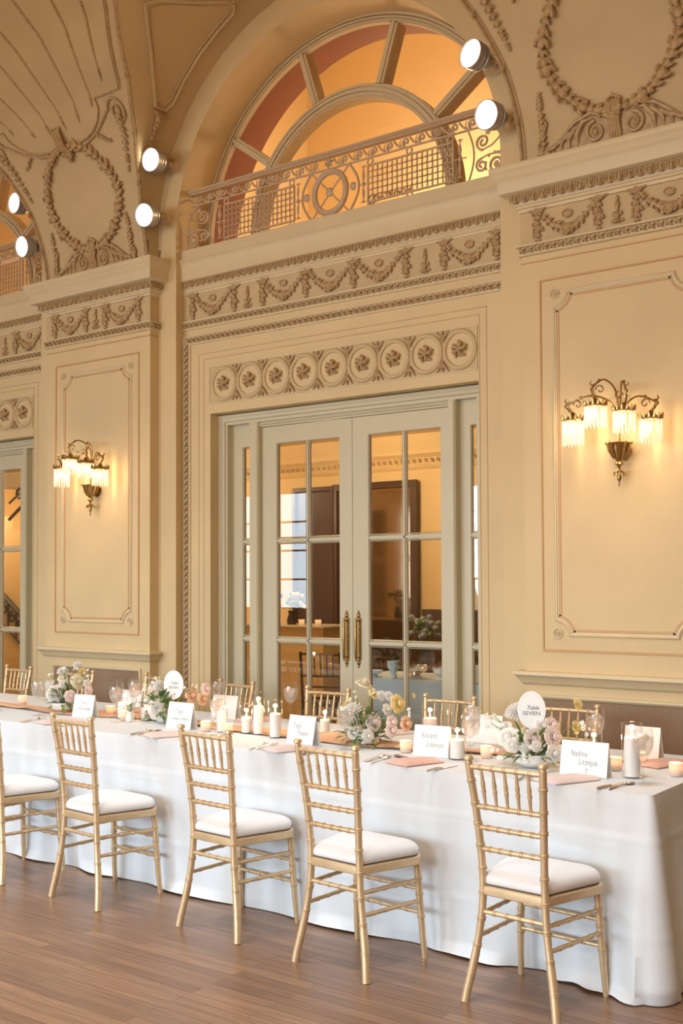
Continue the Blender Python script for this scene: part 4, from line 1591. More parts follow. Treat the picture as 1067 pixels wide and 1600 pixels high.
# staircase behind the left door
st = empty('staircase', (-11.0, 8.6, 0), 0, 'staircase with black scrolled iron banister seen through the left edge door glass', 'staircase')
mb = MB()
for i in range(14):
    mb.box(-1.2 + i * .28, -1.2 + (i + 1) * .28, .0, 1.3, 0, 2.75 - i * .19)
mb.build('steps', 'fwall', st, smooth=False)
mb = MB()
fz = lambda x: 1.18 - (x + .15) * .68
mb.tube([(-1.2, -.05, fz(-1.2)), (1.3, -.05, fz(1.3))], .030, 6)
mb.tube([(-1.2, -.05, fz(-1.2) - .36), (1.3, -.05, fz(1.3) - .36)], .015, 6)
mb.build('handrail', 'black', st)
mb = MB()
for i in range(16):
    x = -1.15 + i * .155
    z = fz(x) - .18
    mb.tube([(x, -.05, z + .17), (x, -.05, z - .17)], .014, 5)
    mb.tube([Vector((p.x, -.05, p.z)) for p in spiral((x + .075, z - .02), .07, .02, PI * .5, 1.3, 16, 0)], .015, 5)
mb.build('banister_scrollwork', 'black', st)
mb = MB()
gz = lambda x: 3.02 - (x - .1) * .0
for i in range(5):
    x = -.1 + i * .16
    mb.tube([Vector((p.x, -.1, p.z)) for p in spiral((x, 2.62 + .11 * i), .08, .02, 0, 1.3, 16, 0)], .018, 5)
mb.tube([(-.3, -.1, 2.32), (.9, -.1, 3.08)], .022, 6)
mb.tube([(-.3, -.1, 2.52), (.7, -.1, 3.08)], .014, 6)
mb.build('upper_banister', 'black', st)
MB().add([(-1.2, -.02, 2.9), (2.0, -.02, 2.9), (2.0, -.02, 2.3), (-1.2, -.02, .9), (-1.2, .1, 2.9), (2.0, .1, 2.9), (2.0, .1, 2.3), (-1.2, .1, .9)],
         [(0, 1, 2, 3), (7, 6, 5, 4), (0, 4, 5, 1), (1, 5, 6, 2), (2, 6, 7, 3), (3, 7, 4, 0)]) if False else None
# upper gallery behind the fanlights
MB().box(-15.5, 2.6, 6.73, 11.0, 3.98, 4.08).build('floor_gallery', 'fwall2', smooth=False, kind='structure')
MB().box(-15.5, 2.6, 9.3, 9.4, 4.08, 7.2).build('wall_gallery', 'fwall2', smooth=False, kind='structure')
MB().box(-7.4, -7.3, 6.73, 9.3, 4.08, 7.2).build('wall_gallery', 'fwall2', smooth=False, kind='structure')
MB().box(2.5, 2.6, 6.73, 9.3, 4.08, 7.2).build('wall_gallery', 'fwall2', smooth=False, kind='structure')
MB().box(-13.0, -12.9, 6.73, 9.3, 4.08, 7.2).build('wall_gallery', 'fwall2', smooth=False, kind='structure')
MB().box(-15.5, 2.6, 6.6, 9.4, 7.1, 7.2).build('ceiling_gallery', 'fwall2', smooth=False, kind='structure')
MB().box(-15.5, 2.6, 6.68, 6.76, 6.45, 7.2).build('wall_gallery', 'fwall2', smooth=False, kind='structure')
s = tag(MB().lathe([(.001, 0), (.05, 0), (.07, .012), (.075, .03)], 18).build('ceiling_fitting', 'relief'), 'small round disc fitting on the gallery ceiling behind the fanlight', 'ceiling fitting')
s.location = (-5.9, 8.4, 7.07)
sg = empty('wall_lettering', (-6.55, 9.29, 5.435), 0, 'dark COATROOM lettering on the gallery wall behind the right railing lattice', 'sign')
text_mesh('letters', 'C', .15, sg, 'darkink', (.03, 0, -.02), (PI / 2, 0, 0), align='LEFT', ext=.004)
text_mesh('letters', 'OATROOM', .092, sg, 'darkink', (.115, 0, 0.0), (PI / 2, 0, 0), align='LEFT', ext=.004)
# head rail of the coatroom: cream lower gallery wall strip
MB().box(-7.3, -1.7, 9.27, 9.3, 4.08, 4.2).build('baseboard_gallery', 'darkwood', smooth=False, kind='structure')
# ---------------------------------------------------------------- table cloth
TX0, TX1, TY0, TY1, TZ = -9.3, -1.57, 4.085, 5.085, .762


def cloth():
    rnd = random.Random(11)
    per = []
    rr = .018

    def seg(p, q, n):
        for i in range(n):
            per.append((p[0] + (q[0] - p[0]) * i / n, p[1] + (q[1] - p[1]) * i / n))
    seg((TX0, TY0), (TX1 - rr, TY0), 380)
    for i in range(7):
        a = -PI / 2 + PI / 2 * i / 6
        per.append((TX1 - rr + rr * math.cos(a), TY0 + rr + rr * math.sin(a)))
    seg((TX1, TY0 + rr), (TX1, TY1 - rr), 60)
    for i in range(7):
        a = PI / 2 * i / 6
        per.append((TX1 - rr + rr * math.cos(a), TY1 - rr + rr * math.sin(a)))
    seg((TX1 - rr, TY1), (TX0, TY1), 300)
    per.append((TX0, TY1))
    n = len(per)
    # arc length
    s = [0]
    for i in range(1, n):
        s.append(s[-1] + math.dist(per[i], per[i - 1]))
    ph = [rnd.uniform(0, 6.28) for _ in range(12)]
    rows = 58
    vs, fs = [], []
    for i in range(n):
        a = Vector(per[max(i - 1, 0)])
        b = Vector(per[min(i + 1, n - 1)])
        d = (b - a).normalized()
        nr = Vector((d.y, -d.x))
        p = Vector(per[i])
        dc = min(math.dist(per[i], (TX1, TY0)), math.dist(per[i], (TX1, TY1)))
        corner = math.exp(-(dc / .13) ** 2)
        side = 1.0 if (p.x > TX1 - .02) else 0.0
        wide = math.exp(-(dc / .40) ** 2)
        f1 = math.sin(s[i] * 9 + ph[0] + 1.3 * math.sin(s[i] * 2.1 + ph[1]))
        f2 = math.sin(s[i] * 17 + ph[2] + 2 * math.sin(s[i] * 3.3 + ph[3]))
        f3 = math.sin(s[i] * 3.1 + ph[4])
        f4 = math.sin(s[i] * 42 + ph[6])
        gate = max(0, math.sin(s[i] * 1.37 + ph[5])) ** 2
        for j in range(rows):
            t = j / (rows - 1)
            drop = TZ * t
            off = .001 + .003 * math.sin(min(1, t * 8) * PI / 2)
            tt = t ** 1.3
            amp = tt * (.009 * f1 + .008 * f3 + .030 * gate * f2 + .004 * f2)
            off += amp - tt * .006
            off += corner * .19 * t ** 1.1 + wide * tt * (.022 * f2 + .01 * f1) + .0028 * math.exp(-((drop - .17) / .007) ** 2) + .002 * math.exp(-((drop - .52) / .007) ** 2)
            if p.y < TY0 + .01:
                off = min(off, .012 + .23 * t * math.exp(-(dc / .13) ** 2))
            if side:
                off += tt * (.035 * f2 + .02 * f1 + .02)
            z = TZ - drop
            if j == 0:
                off = 0
                z = TZ
            elif j == 1:
                off = .002
            if t > .93:
                off += (t - .93) * (.15 + .3 * f1 + .2 * f4 * gate)
            z = max(z, .003 + .004 * (1 + f1) * (1 if j == rows - 1 else 0))
            q = p + nr * off
            vs.append((q.x, q.y, z))
    for i in range(n - 1):
        for j in range(rows - 1):
            fs.append((i * rows + j, i * rows + j + 1, (i + 1) * rows + j + 1, (i + 1) * rows + j))
    mb = MB().add(vs, fs)
    # top
    mb.add([(x, y, TZ) for x, y in per], [tuple(range(n))])
    # crease lines from folding: very shallow ridges
    return mb


cl = cloth().build('tablecloth', 'cloth', angle=60)
tag(cl, 'white linen tablecloth covering the long banquet table down to the floor', 'tablecloth')


def ribbon(path, w, z, name, material, label, cat, seed=1):
    rnd = random.Random(seed)
    vs, fs = [], []
    n, m_ = 400, 12
    for i in range(n + 1):
        t = i / n
        x = path[0] + (path[1] - path[0]) * t
        yc = 4.60 + .05 * math.sin(x * 2.3) + .03 * math.sin(x * 5.1 + 1)
        ww = w * (1 + .25 * math.sin(x * 3.7 + 2))
        for j in range(m_ + 1):
            u = j / m_
            yy = yc + (u - .5) * ww
            zz = z + .004 + .006 * (math.sin(x * 14 + u * 9 + 2 * math.sin(u * 5)) + 1) * (.5 + .5 * math.sin(x * 4 + u * 3)) ** 2 + .004 * abs(math.sin(u * 11 + x * 3))
            vs.append((x, yy, zz))
    for i in range(n):
        for j in range(m_):
            a = i * (m_ + 1) + j
            fs.append((a, a + 1, a + m_ + 2, a + m_ + 1))
    return tag(MB().add(vs, fs).build(name, material), label, cat)


ribbon((-8.9, -1.95), .20, TZ, 'table_runner', 'gauze', 'crinkled peach gauze runner along the middle of the white tablecloth', 'table runner')


# ---------------------------------------------------------------- chiavari chairs
def post_curve(sx, rear=True):
    if rear:
        return [(sx * bx(z), back_y(z), z) for z in (0, .1, .22, .34, .45, .6, .75, .9)]
    return [(sx * .186, .386, 0), (sx * .181, .377, .10), (sx * .175, .370, .22), (sx * .169, .364, .34), (sx * .166, .360, .415)]


def knots(mb, pts, r, cnt=None, at=None):
    P = [Vector(p) for p in pts]
    L = [0]
    for i in range(1, len(P)):
        L.append(L[-1] + (P[i] - P[i - 1]).length)
    T = L[-1]
    at = at or [(i + 1) / (cnt + 1) for i in range(cnt)]
    for a in at:
        s = a * T
        for i in range(1, len(P)):
            if s <= L[i]:
                break
        u = (s - L[i - 1]) / (L[i] - L[i - 1])
        c = P[i - 1].lerp(P[i], u)
        d = (P[i] - P[i - 1]).normalized()
        for q in (-.0042, .0042):
            mb.tube([c + d * (q - .0035), c + d * (q - .0012), c + d * (q + .0012), c + d * (q + .0035)], [r * .95, r * 1.22, r * 1.22, r * .95], 10, True)


def rod(pts, r, cnt):
    mb = MB().tube(pts, r, 10)
    knots(mb, pts, r, cnt)
    return mb


def lerp_tab(ks, z):
    # smooth table lookup
    for i, ((a, b), (c, d)) in enumerate(zip(ks, ks[1:])):
        if z <= c or i == len(ks) - 2:
            p = ks[max(i - 1, 0)][1]
            q = ks[min(i + 2, len(ks) - 1)][1]
            u = (z - a) / (c - a)
            return .5 * (2 * b + (d - p) * u + (2 * p - 5 * b + 4 * d - q) * u * u + (3 * b - p - 3 * d + q) * u ** 3)


def bx(z):
    return lerp_tab([(0, .193), (.11, .174), (.22, .153), (.33, .137), (.45, .131), (.6, .136), (.75, .146), (.9, .158)], z)


def fx(z):
    return .186 - .05 * z


def back_y(z):
    return lerp_tab([(0, .0), (.11, .016), (.22, .027), (.33, .033), (.45, .034), (.6, .023), (.75, .005), (.9, -.018)], z)


def back_y_old(z):
    ks = [(0, .0), (1, 1)]
    for (a, b), (c, d) in zip(ks, ks[1:]):
        if z <= c:
            return b + (d - b) * (z - a) / (c - a)
    return ks[-1][1]


def make_chair():
    t = empty('chiavari_chair', (0, 0, 0))
    for s in (-1, 1):
        p = post_curve(s)
        # denser smooth curve
        pts = [Vector((s * bx(z / 100 * .895), back_y(z / 100 * .895), z / 100 * .895)) for z in range(0, 101, 5)]
        mb = MB().tube(pts, [.0145 + .002 * (i / 20 < .25) for i in range(21)], 12)
        knots(mb, pts, .0148, at=[.12, .24, .35, .46, .56, .655, .745, .83, .925])
        top = pts[-1]
        mb.lathe([(.0148, -.004), (.010, .002), (.010, .006), (.017, .010), (.0185, .018), (.014, .026), (.001, .028)], 14, tuple(top))
        mb.build('back_post', 'gold', t)
        f = [Vector(q) for q in post_curve(s, False)]
        mb = MB().tube(f, [.0125, .0135, .0145, .0145, .0145], 12)
        knots(mb, f, .0142, at=[.42, .64, .80])
        mb.build('leg', 'gold', t)
    for z, c in ((.880, 4), (.732, 4), (.653, 4), (.573, 4)):
        y = back_y(z)
        w = bx(z)
        pts = [(-w, y, z), (-w / 2, y - .006, z + .002), (0, y - .008, z + .002), (w / 2, y - .006, z + .002), (w, y, z)]
        rod(pts, .0098, 5).build('back_rail', 'gold', t)
    for i in range(5):
        x = -.096 + .048 * i
        pts = [(x, back_y(.732) - .006, .732), (x * 1.01, back_y(.77) - .006, .769), (x * 1.02, back_y(.806) - .006, .806), (x * 1.03, back_y(.843) - .006, .843), (x * 1.04, back_y(.880) - .006, .880)]
        mb = MB().tube(pts, [.0045, .0068, .0075, .0068, .0045], 8)
        knots(mb, pts, .0076, at=[.42, .58])
        mb.build('spindle', 'gold', t)
    # seat frame: rounded trapezoid ring
    def outline(g, z):
        pts = []
        cs = [(-.150 - g, .024 - g, .03), (.150 + g, .024 - g, .03), (.208 + g, .384 + g, .075), (-.208 - g, .384 + g, .075)]
        ang0 = [PI, 1.5 * PI, 0, .5 * PI]
        for (x, y, r), a0 in zip(cs, ang0):
            cx = x + r * (1 if x < 0 else -1)
            cy_ = y + r * (1 if y < .2 else -1)
            for i in range(7):
                a = a0 + PI / 2 * i / 6
                pts.append((cx + r * math.cos(a), cy_ + r * math.sin(a), z))
        return pts

    def loft(levels, cap_top=True, cap_bot=True):
        mb = MB()
        vs, fs = [], []
        n = None
        for g, z in levels:
            o_ = outline(g, z)
            n = len(o_)
            vs += o_
        for j in range(len(levels) - 1):
            for i in range(n):
                i2 = (i + 1) % n
                fs.append((j * n + i, j * n + i2, (j + 1) * n + i2, (j + 1) * n + i))
        if cap_bot:
            fs.append(tuple(range(n))[::-1])
        if cap_top:
            fs.append(tuple((len(levels) - 1) * n + i for i in range(n)))
        return mb.add(vs, fs)
    loft([(-.006, .400), (0, .404), (.001, .420), (0, .432), (-.006, .436)]).build('seat_frame', 'gold', t)
    mb = MB()
    base = outline(-.008, 0)
    cxm, cym = 0, .205
    lv = [(.985, .441), (1.0, .448), (1.01, .458), (.99, .470), (.95, .480), (.88, .488), (.76, .494), (.58, .499), (.36, .502), (.15, .503)]
    vs = [(cxm + (x - cxm) * k_, cym + (y - cym) * k_, z) for k_, z in lv for x, y, _ in base]
    nb = len(base)
    fs = [(j * nb + i, j * nb + (i + 1) % nb, (j + 1) * nb + (i + 1) % nb, (j + 1) * nb + i) for j in range(len(lv) - 1) for i in range(nb)]
    fs.append(tuple(range(nb))[::-1])
    fs.append(tuple((len(lv) - 1) * nb + i for i in range(nb)))
    mb.add(vs, fs)
    cu_ = mb.build('seat_cushion', 'cushion', t, angle=80)
    loft([(-.014, .434), (-.010, .437), (-.010, .442), (-.014, .445)]).build('cushion_edge', 'rim', cu_)
    for z in (.330, .245):
        for s in (-1, 1):
            rod([(s * bx(z), back_y(z), z), (s * fx(z), .366, z - .006)], .0085, 4).build('stretcher', 'gold', t)
    for z in (.287, .190):
        rod([(-fx(z), .369, z), (fx(z), .369, z)], .0085, 4).build('stretcher', 'gold', t)
    rod([(-bx(.338), back_y(.338), .338), (bx(.338), back_y(.338), .338)], .0085, 4).build('stretcher', 'gold', t)
    return t


proto = make_chair()
near = [(-1.950, 3.655, -.07, 'gold chiavari chair, nearest the camera at the right end of the near row'),
        (-2.741, 3.620, -.09, 'gold chiavari chair with white cushion, second from the right in the near row'),
        (-3.468, 3.680, -.08, 'gold chiavari chair with white cushion, middle one of the near row'),
        (-4.330, 3.650, -.09, 'gold chiavari chair with white cushion, near row, second from the left edge'),
        (-5.090, 3.665, -.07, 'gold chiavari chair cut by the left edge of the photo, near row')]
far = [(-1.740, 5.47, .0, 'gold chiavari chair on the far side, one post showing at the right edge'),
       (-2.552, 5.46, .03, 'gold chiavari chair on the far side behind the table seven sign'),
       (-3.285, 5.46, .02, 'gold chiavari chair on the far side before the right door leaf'),
       (-4.140, 5.44, .0, 'gold chiavari chair on the far side before the left door leaf'),
       (-4.930, 5.49, -.10, 'gold chiavari chair on the far side below the ring-panel door jamb, left of the doors'),
       (-5.705, 5.57, -.02, 'gold chiavari chair on the far side behind the oval table sign on the left'),
       (-6.470, 5.48, -.04, 'gold chiavari chair on the far side behind the leftmost flower bowl'),
       (-7.180, 5.48, -.06, 'gold chiavari chair on the far side at the left edge of the photo')]
first = True
for (x, y, rz, lab) in near:
    c = proto if first else copy_tree(proto)
    first = False
    c.location = (x, y, 0)
    c.rotation_euler = (0, 0, rz)
    tag(c, lab, 'chair', 'gold chiavari chairs on the near side')
for (x, y, rz, lab) in far:
    c = copy_tree(proto)
    c.location = (x, y, 0)
    c.rotation_euler = (0, 0, PI + rz)
    tag(c, lab, 'chair', 'gold chiavari chairs on the far side')


# ---------------------------------------------------------------- things on the table
def goblet_proto():
    t = empty('water_goblet')
    MB().shell([(.036, 0), (.036, .002), (.020, .005), (.006, .010), (.0045, .025), (.004, .07), (.0055, .095), (.012, .105), (.026, .118), (.037, .138), (.042, .165), (.041, .195), (.036, .225), (.0345, .228)], 24).build('glass_body', 'clear', t)
    MB().lathe([(.003, .108), (.022, .120), (.034, .140), (.038, .165), (.0375, .190)], 20).build('ice_water', 'ice', t)
    mb = MB()
    rnd = random.Random(3)
    for i in range(7):
        mb.box(-.009, .009, -.009, .009, -.009, .009, Matrix.Translation((rnd.uniform(-.016, .016), rnd.uniform(-.016, .016), .15 + .007 * i)) @ Euler((rnd.random() * 3, rnd.random() * 3, rnd.random() * 3)).to_matrix().to_4x4())
    mb.build('ice_cubes', 'ice', t, smooth=False)
    return t


gp = goblet_proto()
gob = [(-5.490, 4.348, 'water goblet with ice at the left, beside the leftmost flower bowl'),
       (-4.870, 4.410, 'water goblet with ice between the two left name cards'),
       (-4.007, 4.330, 'water goblet with ice right of the oval sign, before the far-left chair back'),
       (-3.176, 4.328, 'water goblet before the middle flower bowl'),
       (-2.508, 4.361, 'water goblet with ice just right of the Vincent card'),
       (-1.676, 4.266, 'water goblet with ice at the right end of the table'),
       (-2.091, 4.762, 'wine goblet standing behind the Nadine card'),
       (-5.025, 4.700, 'tall goblet behind the left votives'),
       (-4.060, 5.00, 'far side goblet by the chair before the left door leaf'),
       (-4.974, 4.819, 'far side goblet behind the small white blossom vase'),
       (-2.735, 4.780, 'far side goblet behind the Vincent card pillar candle'),
       (-4.62, 5.00, 'far side goblet just right of the oval sign')]
for i, (x, y, lab) in enumerate(gob):
    c = gp if i == 0 else copy_tree(gp)
    c.location = (x, y, TZ)
    c.rotation_euler = (0, 0, i)
    tag(c, lab, 'glass', 'stemmed goblets on the table')


def candle_cyl(x, y, hgt, r, ch, label, light=.8):
    t = empty('pillar_candle', (x, y, TZ + .001), 0, label, 'candle', 'pillar candles in glass cylinders')
    gcy = MB().shell([(r * .2, .002), (r, .002), (r, hgt)], 32)
    gcy.tube([(r * math.cos(2 * PI * i / 32), r * math.sin(2 * PI * i / 32), hgt) for i in range(32)], .0013, 5, False, True)
    gcy.build('glass_cylinder', 'clear', t)
    rc = r - .010
    MB().lathe([(.001, .006), (rc, .006), (rc, ch - .004), (rc - .004, ch), (rc * .6, ch - .003), (.001, ch - .006)], 24).build('wax_pillar', 'wax', t)
    MB().tube([(0, 0, ch - .006), (.001, 0, ch + .008)], .0012, 5).build('wick', 'wick', t)
    MB().lathe([(.0005, 0), (.0036, .004), (.0042, .009), (.0022, .020), (.0003, .028)], 10, (0, 0, ch + .003)).build('flame', 'flame', t)
    l = lamp('candle_light', 'POINT', (0, 0, 0), light, (1.0, 0.55, 0.25), .012)
    l.parent = t
    l.location = (0, 0, ch + .03)
    return t


for a in ((-3.867, 4.493, .225, .036, .150, 'tall cylinder pillar candle, left one of the close pair left of the Tiago card'),
          (-3.718, 4.452, .190, .038, .125, 'cylinder pillar candle, right one of the close pair left of the Tiago card'),
          (-3.949, 4.490, .150, .036, .085, 'short pillar candle in a glass just left of the tall candle pair'),
          (-4.093, 4.450, .120, .034, .108, 'pillar candle behind the goblet right of the oval sign'),
          (-1.776, 4.404, .222, .042, .165, 'tallest pillar candle in a glass cylinder beside the Nadine card'),
          (-3.026, 4.849, .185, .046, .110, 'pillar candle in a cylinder peeking over the Vincent card'),
          (-2.598, 4.395, .240, .043, .090, 'pillar candle in a tall cylinder right of the Vincent card'),
          (-4.964, 4.560, .225, .050, .095, 'pillar candle in a wide cylinder between the left name cards'),
          (-4.790, 4.560, .16, .036, .07, 'short pillar candle behind the small white blossom vase'),
          (-3.60, 4.72, .175, .036, .075, 'pillar candle in a cylinder half behind the Tiago card'),
          (-2.02, 4.58, .15, .036, .095, 'short pillar candle behind the right end of the Nadine card'),
          (-6.35, 4.60, .19, .036, .10, 'pillar candle in a cylinder at the left edge of the photo')):
    candle_cyl(*a)


def votive_proto():
    t = empty('votive_candle')
    MB().shell([(.010, .001), (.024, .001), (.027, .006), (.029, .055), (.0275, .055), (.025, .008)], 20).build('votive_glass', 'votive', t)
    MB().lathe([(.001, .005), (.020, .005), (.020, .026), (.001, .024)], 14).build('tealight', 'wax', t)
    MB().lathe([(.0005, 0), (.004, .005), (.005, .010), (.002, .020), (.0004, .026)], 8, (0, 0, .027)).build('flame', 'flame', t)
    return t


vp = votive_proto()
for i, (x, y, lab) in enumerate(((-2.897, 4.426, 'glowing votive between the middle flowers and the Vincent card'),
                                 (-1.641, 4.535, 'glowing votive at the right corner of the table'),
                                 (-1.900, 4.523, 'glowing votive between the Nadine card and the tallest candle'),
                                 (-2.504, 4.495, 'small glowing votive left of the right flower bowl'),
                                 (-4.178, 4.420, 'glowing votive right of the left Litonjua card, below the goblet'),
                                 (-5.153, 4.620, 'glowing votive right of the Tom card'),
                                 (-4.002, 4.400, 'glowing votive in front of the short pillar candle'),
                                 (-6.088, 4.692, 'glowing votive near the left edge of the table'),
                                 (-4.890, 4.493, 'small glowing votive below the left ice goblet'),
                                 (-1.863, 4.709, 'far votive half hidden by the tallest candle'))):
    c = vp if i == 0 else copy_tree(vp)
    c.location = (x, y, TZ + .002)
    c.rotation_euler = (0, 0, i * .7)
    tag(c, lab, 'candle', 'votive candles on the table')
    l = lamp('votive_light', 'POINT', (0, 0, 0), .35, (1.0, 0.52, 0.24), .01)
    l.parent = c
    l.location = (0, 0, .045)


def name_card(x, y, rz, w, h_, lines, label, back=False):
    t = empty('name_card', (x, y, TZ + .002), rz, label, 'name card')
    # tent fold: front leans back a little
    th = .0012
    lean = .10
    mb = MB()
    for s in (-1, 1):
        mb.add([(-w / 2, s * h_ * lean * 2.2, 0), (w / 2, s * h_ * lean * 2.2, 0), (w / 2, s * th, h_), (-w / 2, s * th, h_),
                (-w / 2, s * (h_ * lean * 2.2 - th), 0), (w / 2, s * (h_ * lean * 2.2 - th), 0), (w / 2, 0, h_ - th), (-w / 2, 0, h_ - th)],
               [(0, 1, 2, 3), (7, 6, 5, 4), (0, 4, 5, 1), (1, 5, 6, 2), (2, 6, 7, 3), (3, 7, 4, 0)])
    mb.build('folded_card', 'card', t, smooth=False)
    a = math.atan2(h_ * lean * 2.2, h_)
    for i, (txt, sx, dz, size) in enumerate(lines):
        zz = h_ * dz
        yy = -(h_ - zz) * lean * 2.2 - .0016
        text_mesh('handwriting', txt, size, t, 'ink', (sx, yy, zz), (PI / 2 - a, 0, 0), shear=.10, ext=.0001, font_scale_x=.62, spacing=1.12, thin=-.0004 * size / .036)
    return t


name_card(-1.950, 4.335, .03, .205, .140, [('Nadine', -.022, .56, .036), ('Litonjua', .018, .33, .036), ('\u2661', .012, .08, .030)], 'white tent name card reading Nadine Litonjua with a small heart')
name_card(-2.733, 4.402, .12, .178, .140, [('Vincent', -.012, .60, .038), ('Litonjua', .020, .32, .036)], 'white tent name card reading Vincent Litonjua')
name_card(-3.446, 4.342, -.10, .180, .142, [('Tiago', -.030, .58, .036), ('Pasatin', .018, .34, .036)], 'white tent name card reading Tiago Pasatin, left of the middle goblet')
name_card(-4.369, 4.430, .03, .180, .142, [('Tiago', -.004, .60, .036), ('Litonjua Esteban', .004, .34, .026)], 'white tent name card reading Tiago Litonjua Esteban, below the oval sign')
name_card(-5.207, 4.468, .10, .160, .132, [('Tom', .002, .58, .034), ('Litonjua Esteban', .004, .34, .024)], 'white tent name card reading Tom Litonjua Esteban, beside the leftmost flower bowl')
name_card(-6.250, 4.56, -.22, .17, .13, [('Ada', -.02, .60, .034), ('Litonjua', .02, .34, .030)], 'faint white tent name card at the left edge of the photo')
name_card(-5.346, 4.977, .1, .17, .11, [], 'blank back of a far side name card behind the white blossoms on the left')
name_card(-4.470, 4.900, .05, .185, .135, [], 'blank back of a far side name card behind the ice goblet')
name_card(-2.742, 4.918, -.08, .20, .138, [], 'blank back of a far side name card left of the right flowers')
name_card(-1.930, 4.918, -.05, .17, .140, [], 'blank back of a far side name card behind the tallest candle')


def table_sign(x, y, rz, z, label, words):
    t = empty('table_number_sign', (x, y, TZ + .002), rz, label, 'table sign')
    a_, b_ = .061, .082
    n = 40
    zc = z
    mb = MB().prism([(a_ * math.cos(2 * PI * i / n), zc + b_ * math.sin(2 * PI * i / n)) for i in range(n)], -.002, .002)
    mb.build('oval_card', 'card', t, smooth=False)
    pts = [(a_ * .86 * math.cos(2 * PI * i / n), -.0022, zc + b_ * .89 * math.sin(2 * PI * i / n)) for i in range(n)]
    MB().tube(pts, .0012, 4, False, True).build('embossed_border', 'card', t)
    MB().tube([(0, .004, .0), (0, .004, zc)], .003, 6).lathe([(.001, .0), (.035, 0), (.035, .006), (.001, .008)], 18, (0, .004, 0)).build('stand', 'brass', t)
    if words:
        text_mesh('lettering', 'Table', .025, t, 'ink', (.004, -.0026, zc + .002), (PI / 2, 0, 0), shear=.35, ext=.0001)
        text_mesh('lettering', 'SEVEN', .024, t, 'ink', (0, -.0026, zc - .022), (PI / 2, 0, 0), ext=.0001, font_scale_x=1.15)
    else:
        text_mesh('lettering', 'Table', .022, t, 'ink', (.004, -.0026, zc + .004), (PI / 2, 0, 0), shear=.35, ext=.0001)
        text_mesh('lettering', 'SEVEN', .022, t, 'ink', (0, -.0026, zc - .022), (PI / 2, 0, 0), ext=.0001)
    return t


table_sign(-2.235, 4.415, .35, .243, 'white oval sign reading Table SEVEN, rising from the right flower bowl', True)
table_sign(-4.560, 4.56, .35, .218, 'white oval table sign among the left white and peach flowers', False)


# napkins and cutlery
def napkin(x, y, rz, material, label, w=.15, l=.24, puff=.018):
    n, m_ = 14, 10
    vs, fs = [], []
    lv = []
    for side in (0, 1):
        for i in range(n + 1):
            for j in range(m_ + 1):
                u, v = i / n, j / m_
                px = (u - .5) * l
                py = (v - .5) * w
                e = (math.sin(PI * min(1, max(0, u))) ** .25) * (math.sin(PI * v) ** .35) if 0 < u < 1 and 0 < v < 1 else 0
                z = (.004 if side == 0 else .007 + puff * e * (1 - .35 * u) + .002 * math.sin(v * 9 + u * 5))
                vs.append((px, py, z))
    K = (n + 1) * (m_ + 1)
    for i in range(n):
        for j in range(m_):
            a = i * (m_ + 1) + j
            fs.append((a, a + 1, a + m_ + 2, a + m_ + 1))
            b = a + K
            fs.append((b, b + m_ + 1, b + m_ + 2, b + 1))
    ring = [j for j in range(m_ + 1)] + [i * (m_ + 1) + m_ for i in range(1, n + 1)] + [n * (m_ + 1) + j for j in range(m_ - 1, -1, -1)] + [i * (m_ + 1) for i in range(n - 1, 0, -1)]
    for q in range(len(ring)):
        a, b = ring[q], ring[(q + 1) % len(ring)]
        fs.append((a, a + K, b + K, b))
    o = MB().add(vs, fs).build('napkin', material, angle=35)
    o.location = (x, y, TZ)
    o.rotation_euler = (0, 0, rz)
    # a doubled edge under it
    lo = MB().box(-l / 2 + .004, l / 2 - .002, -w / 2 + .004, w / 2 - .002, .0012, .0042).build('under_fold', material, o, smooth=False)
    tag(o, label, 'napkin')
    return o


napkin(-2.700, 4.200, 1.25, 'napkin', 'folded dusty pink napkin in front of the Vincent card', .15, .22)
napkin(-1.970, 4.190, 1.15, 'napkin2', 'folded pale blush napkin in front of the Nadine card')
napkin(-3.400, 4.180, 1.20, 'napkin2', 'folded blush napkin in front of the Tiago Pasatin card')
napkin(-4.230, 4.190, 1.20, 'napkin2', 'folded blush napkin in front of the Tiago Litonjua Esteban card')
napkin(-5.130, 4.220, 1.20, 'napkin2', 'folded blush napkin in front of the Tom card')
napkin(-6.00, 4.30, 1.20, 'napkin2', 'folded blush napkin at the left edge of the photo')
napkin(-1.800, 4.790, 1.3, 'napkin', 'far side pink napkin by the tallest candle')
napkin(-2.560, 4.80, 1.3, 'napkin', 'far side pink napkin behind the right blank card')
napkin(-3.32, 4.90, 1.3, 'napkin2', 'far side pale napkin behind the middle flowers')
napkin(-4.250, 4.93, 1.3, 'napkin', 'far side pink napkin behind the left ice goblet')
napkin(-5.18, 4.88, 1.3, 'napkin', 'far side pink napkin behind the left votives')


def knife():
    mb = MB()
    mb.tube([(0, -.115, .004), (0, -.06, .006), (0, -.01, .005)], [.005, .0065, .0045], 8)
    mb.prism([(-.006, 0), (.006, 0), (.007, .0018), (-.006, .0018)], -.01, .075)
    mb.prism([(-.006, 0), (.003, 0), (.003, .0018), (-.006, .0018)], .075, .095)
    return mb


def fork():
    mb = MB()
    mb.tube([(0, -.100, .003), (0, -.03, .006), (0, .03, .008)], [.005, .0035, .003], 6)
    mb.tube([(0, .03, .008), (0, .045, .006)], [.004, .010], 6)
    for i in range(4):
        x = -.009 + .006 * i
        mb.tube([(x, .044, .005), (x, .075, .004), (x, .098, .008)], [.0022, .0018, .0012], 5)
    return mb


def spoon():
    mb = MB()
    mb.tube([(0, -.10, .003), (0, -.02, .006), (0, .04, .007)], [.005, .0035, .003], 6)
    mb.blob((0, .066, .006), .018, .030, .005, 12, 6)
    return mb


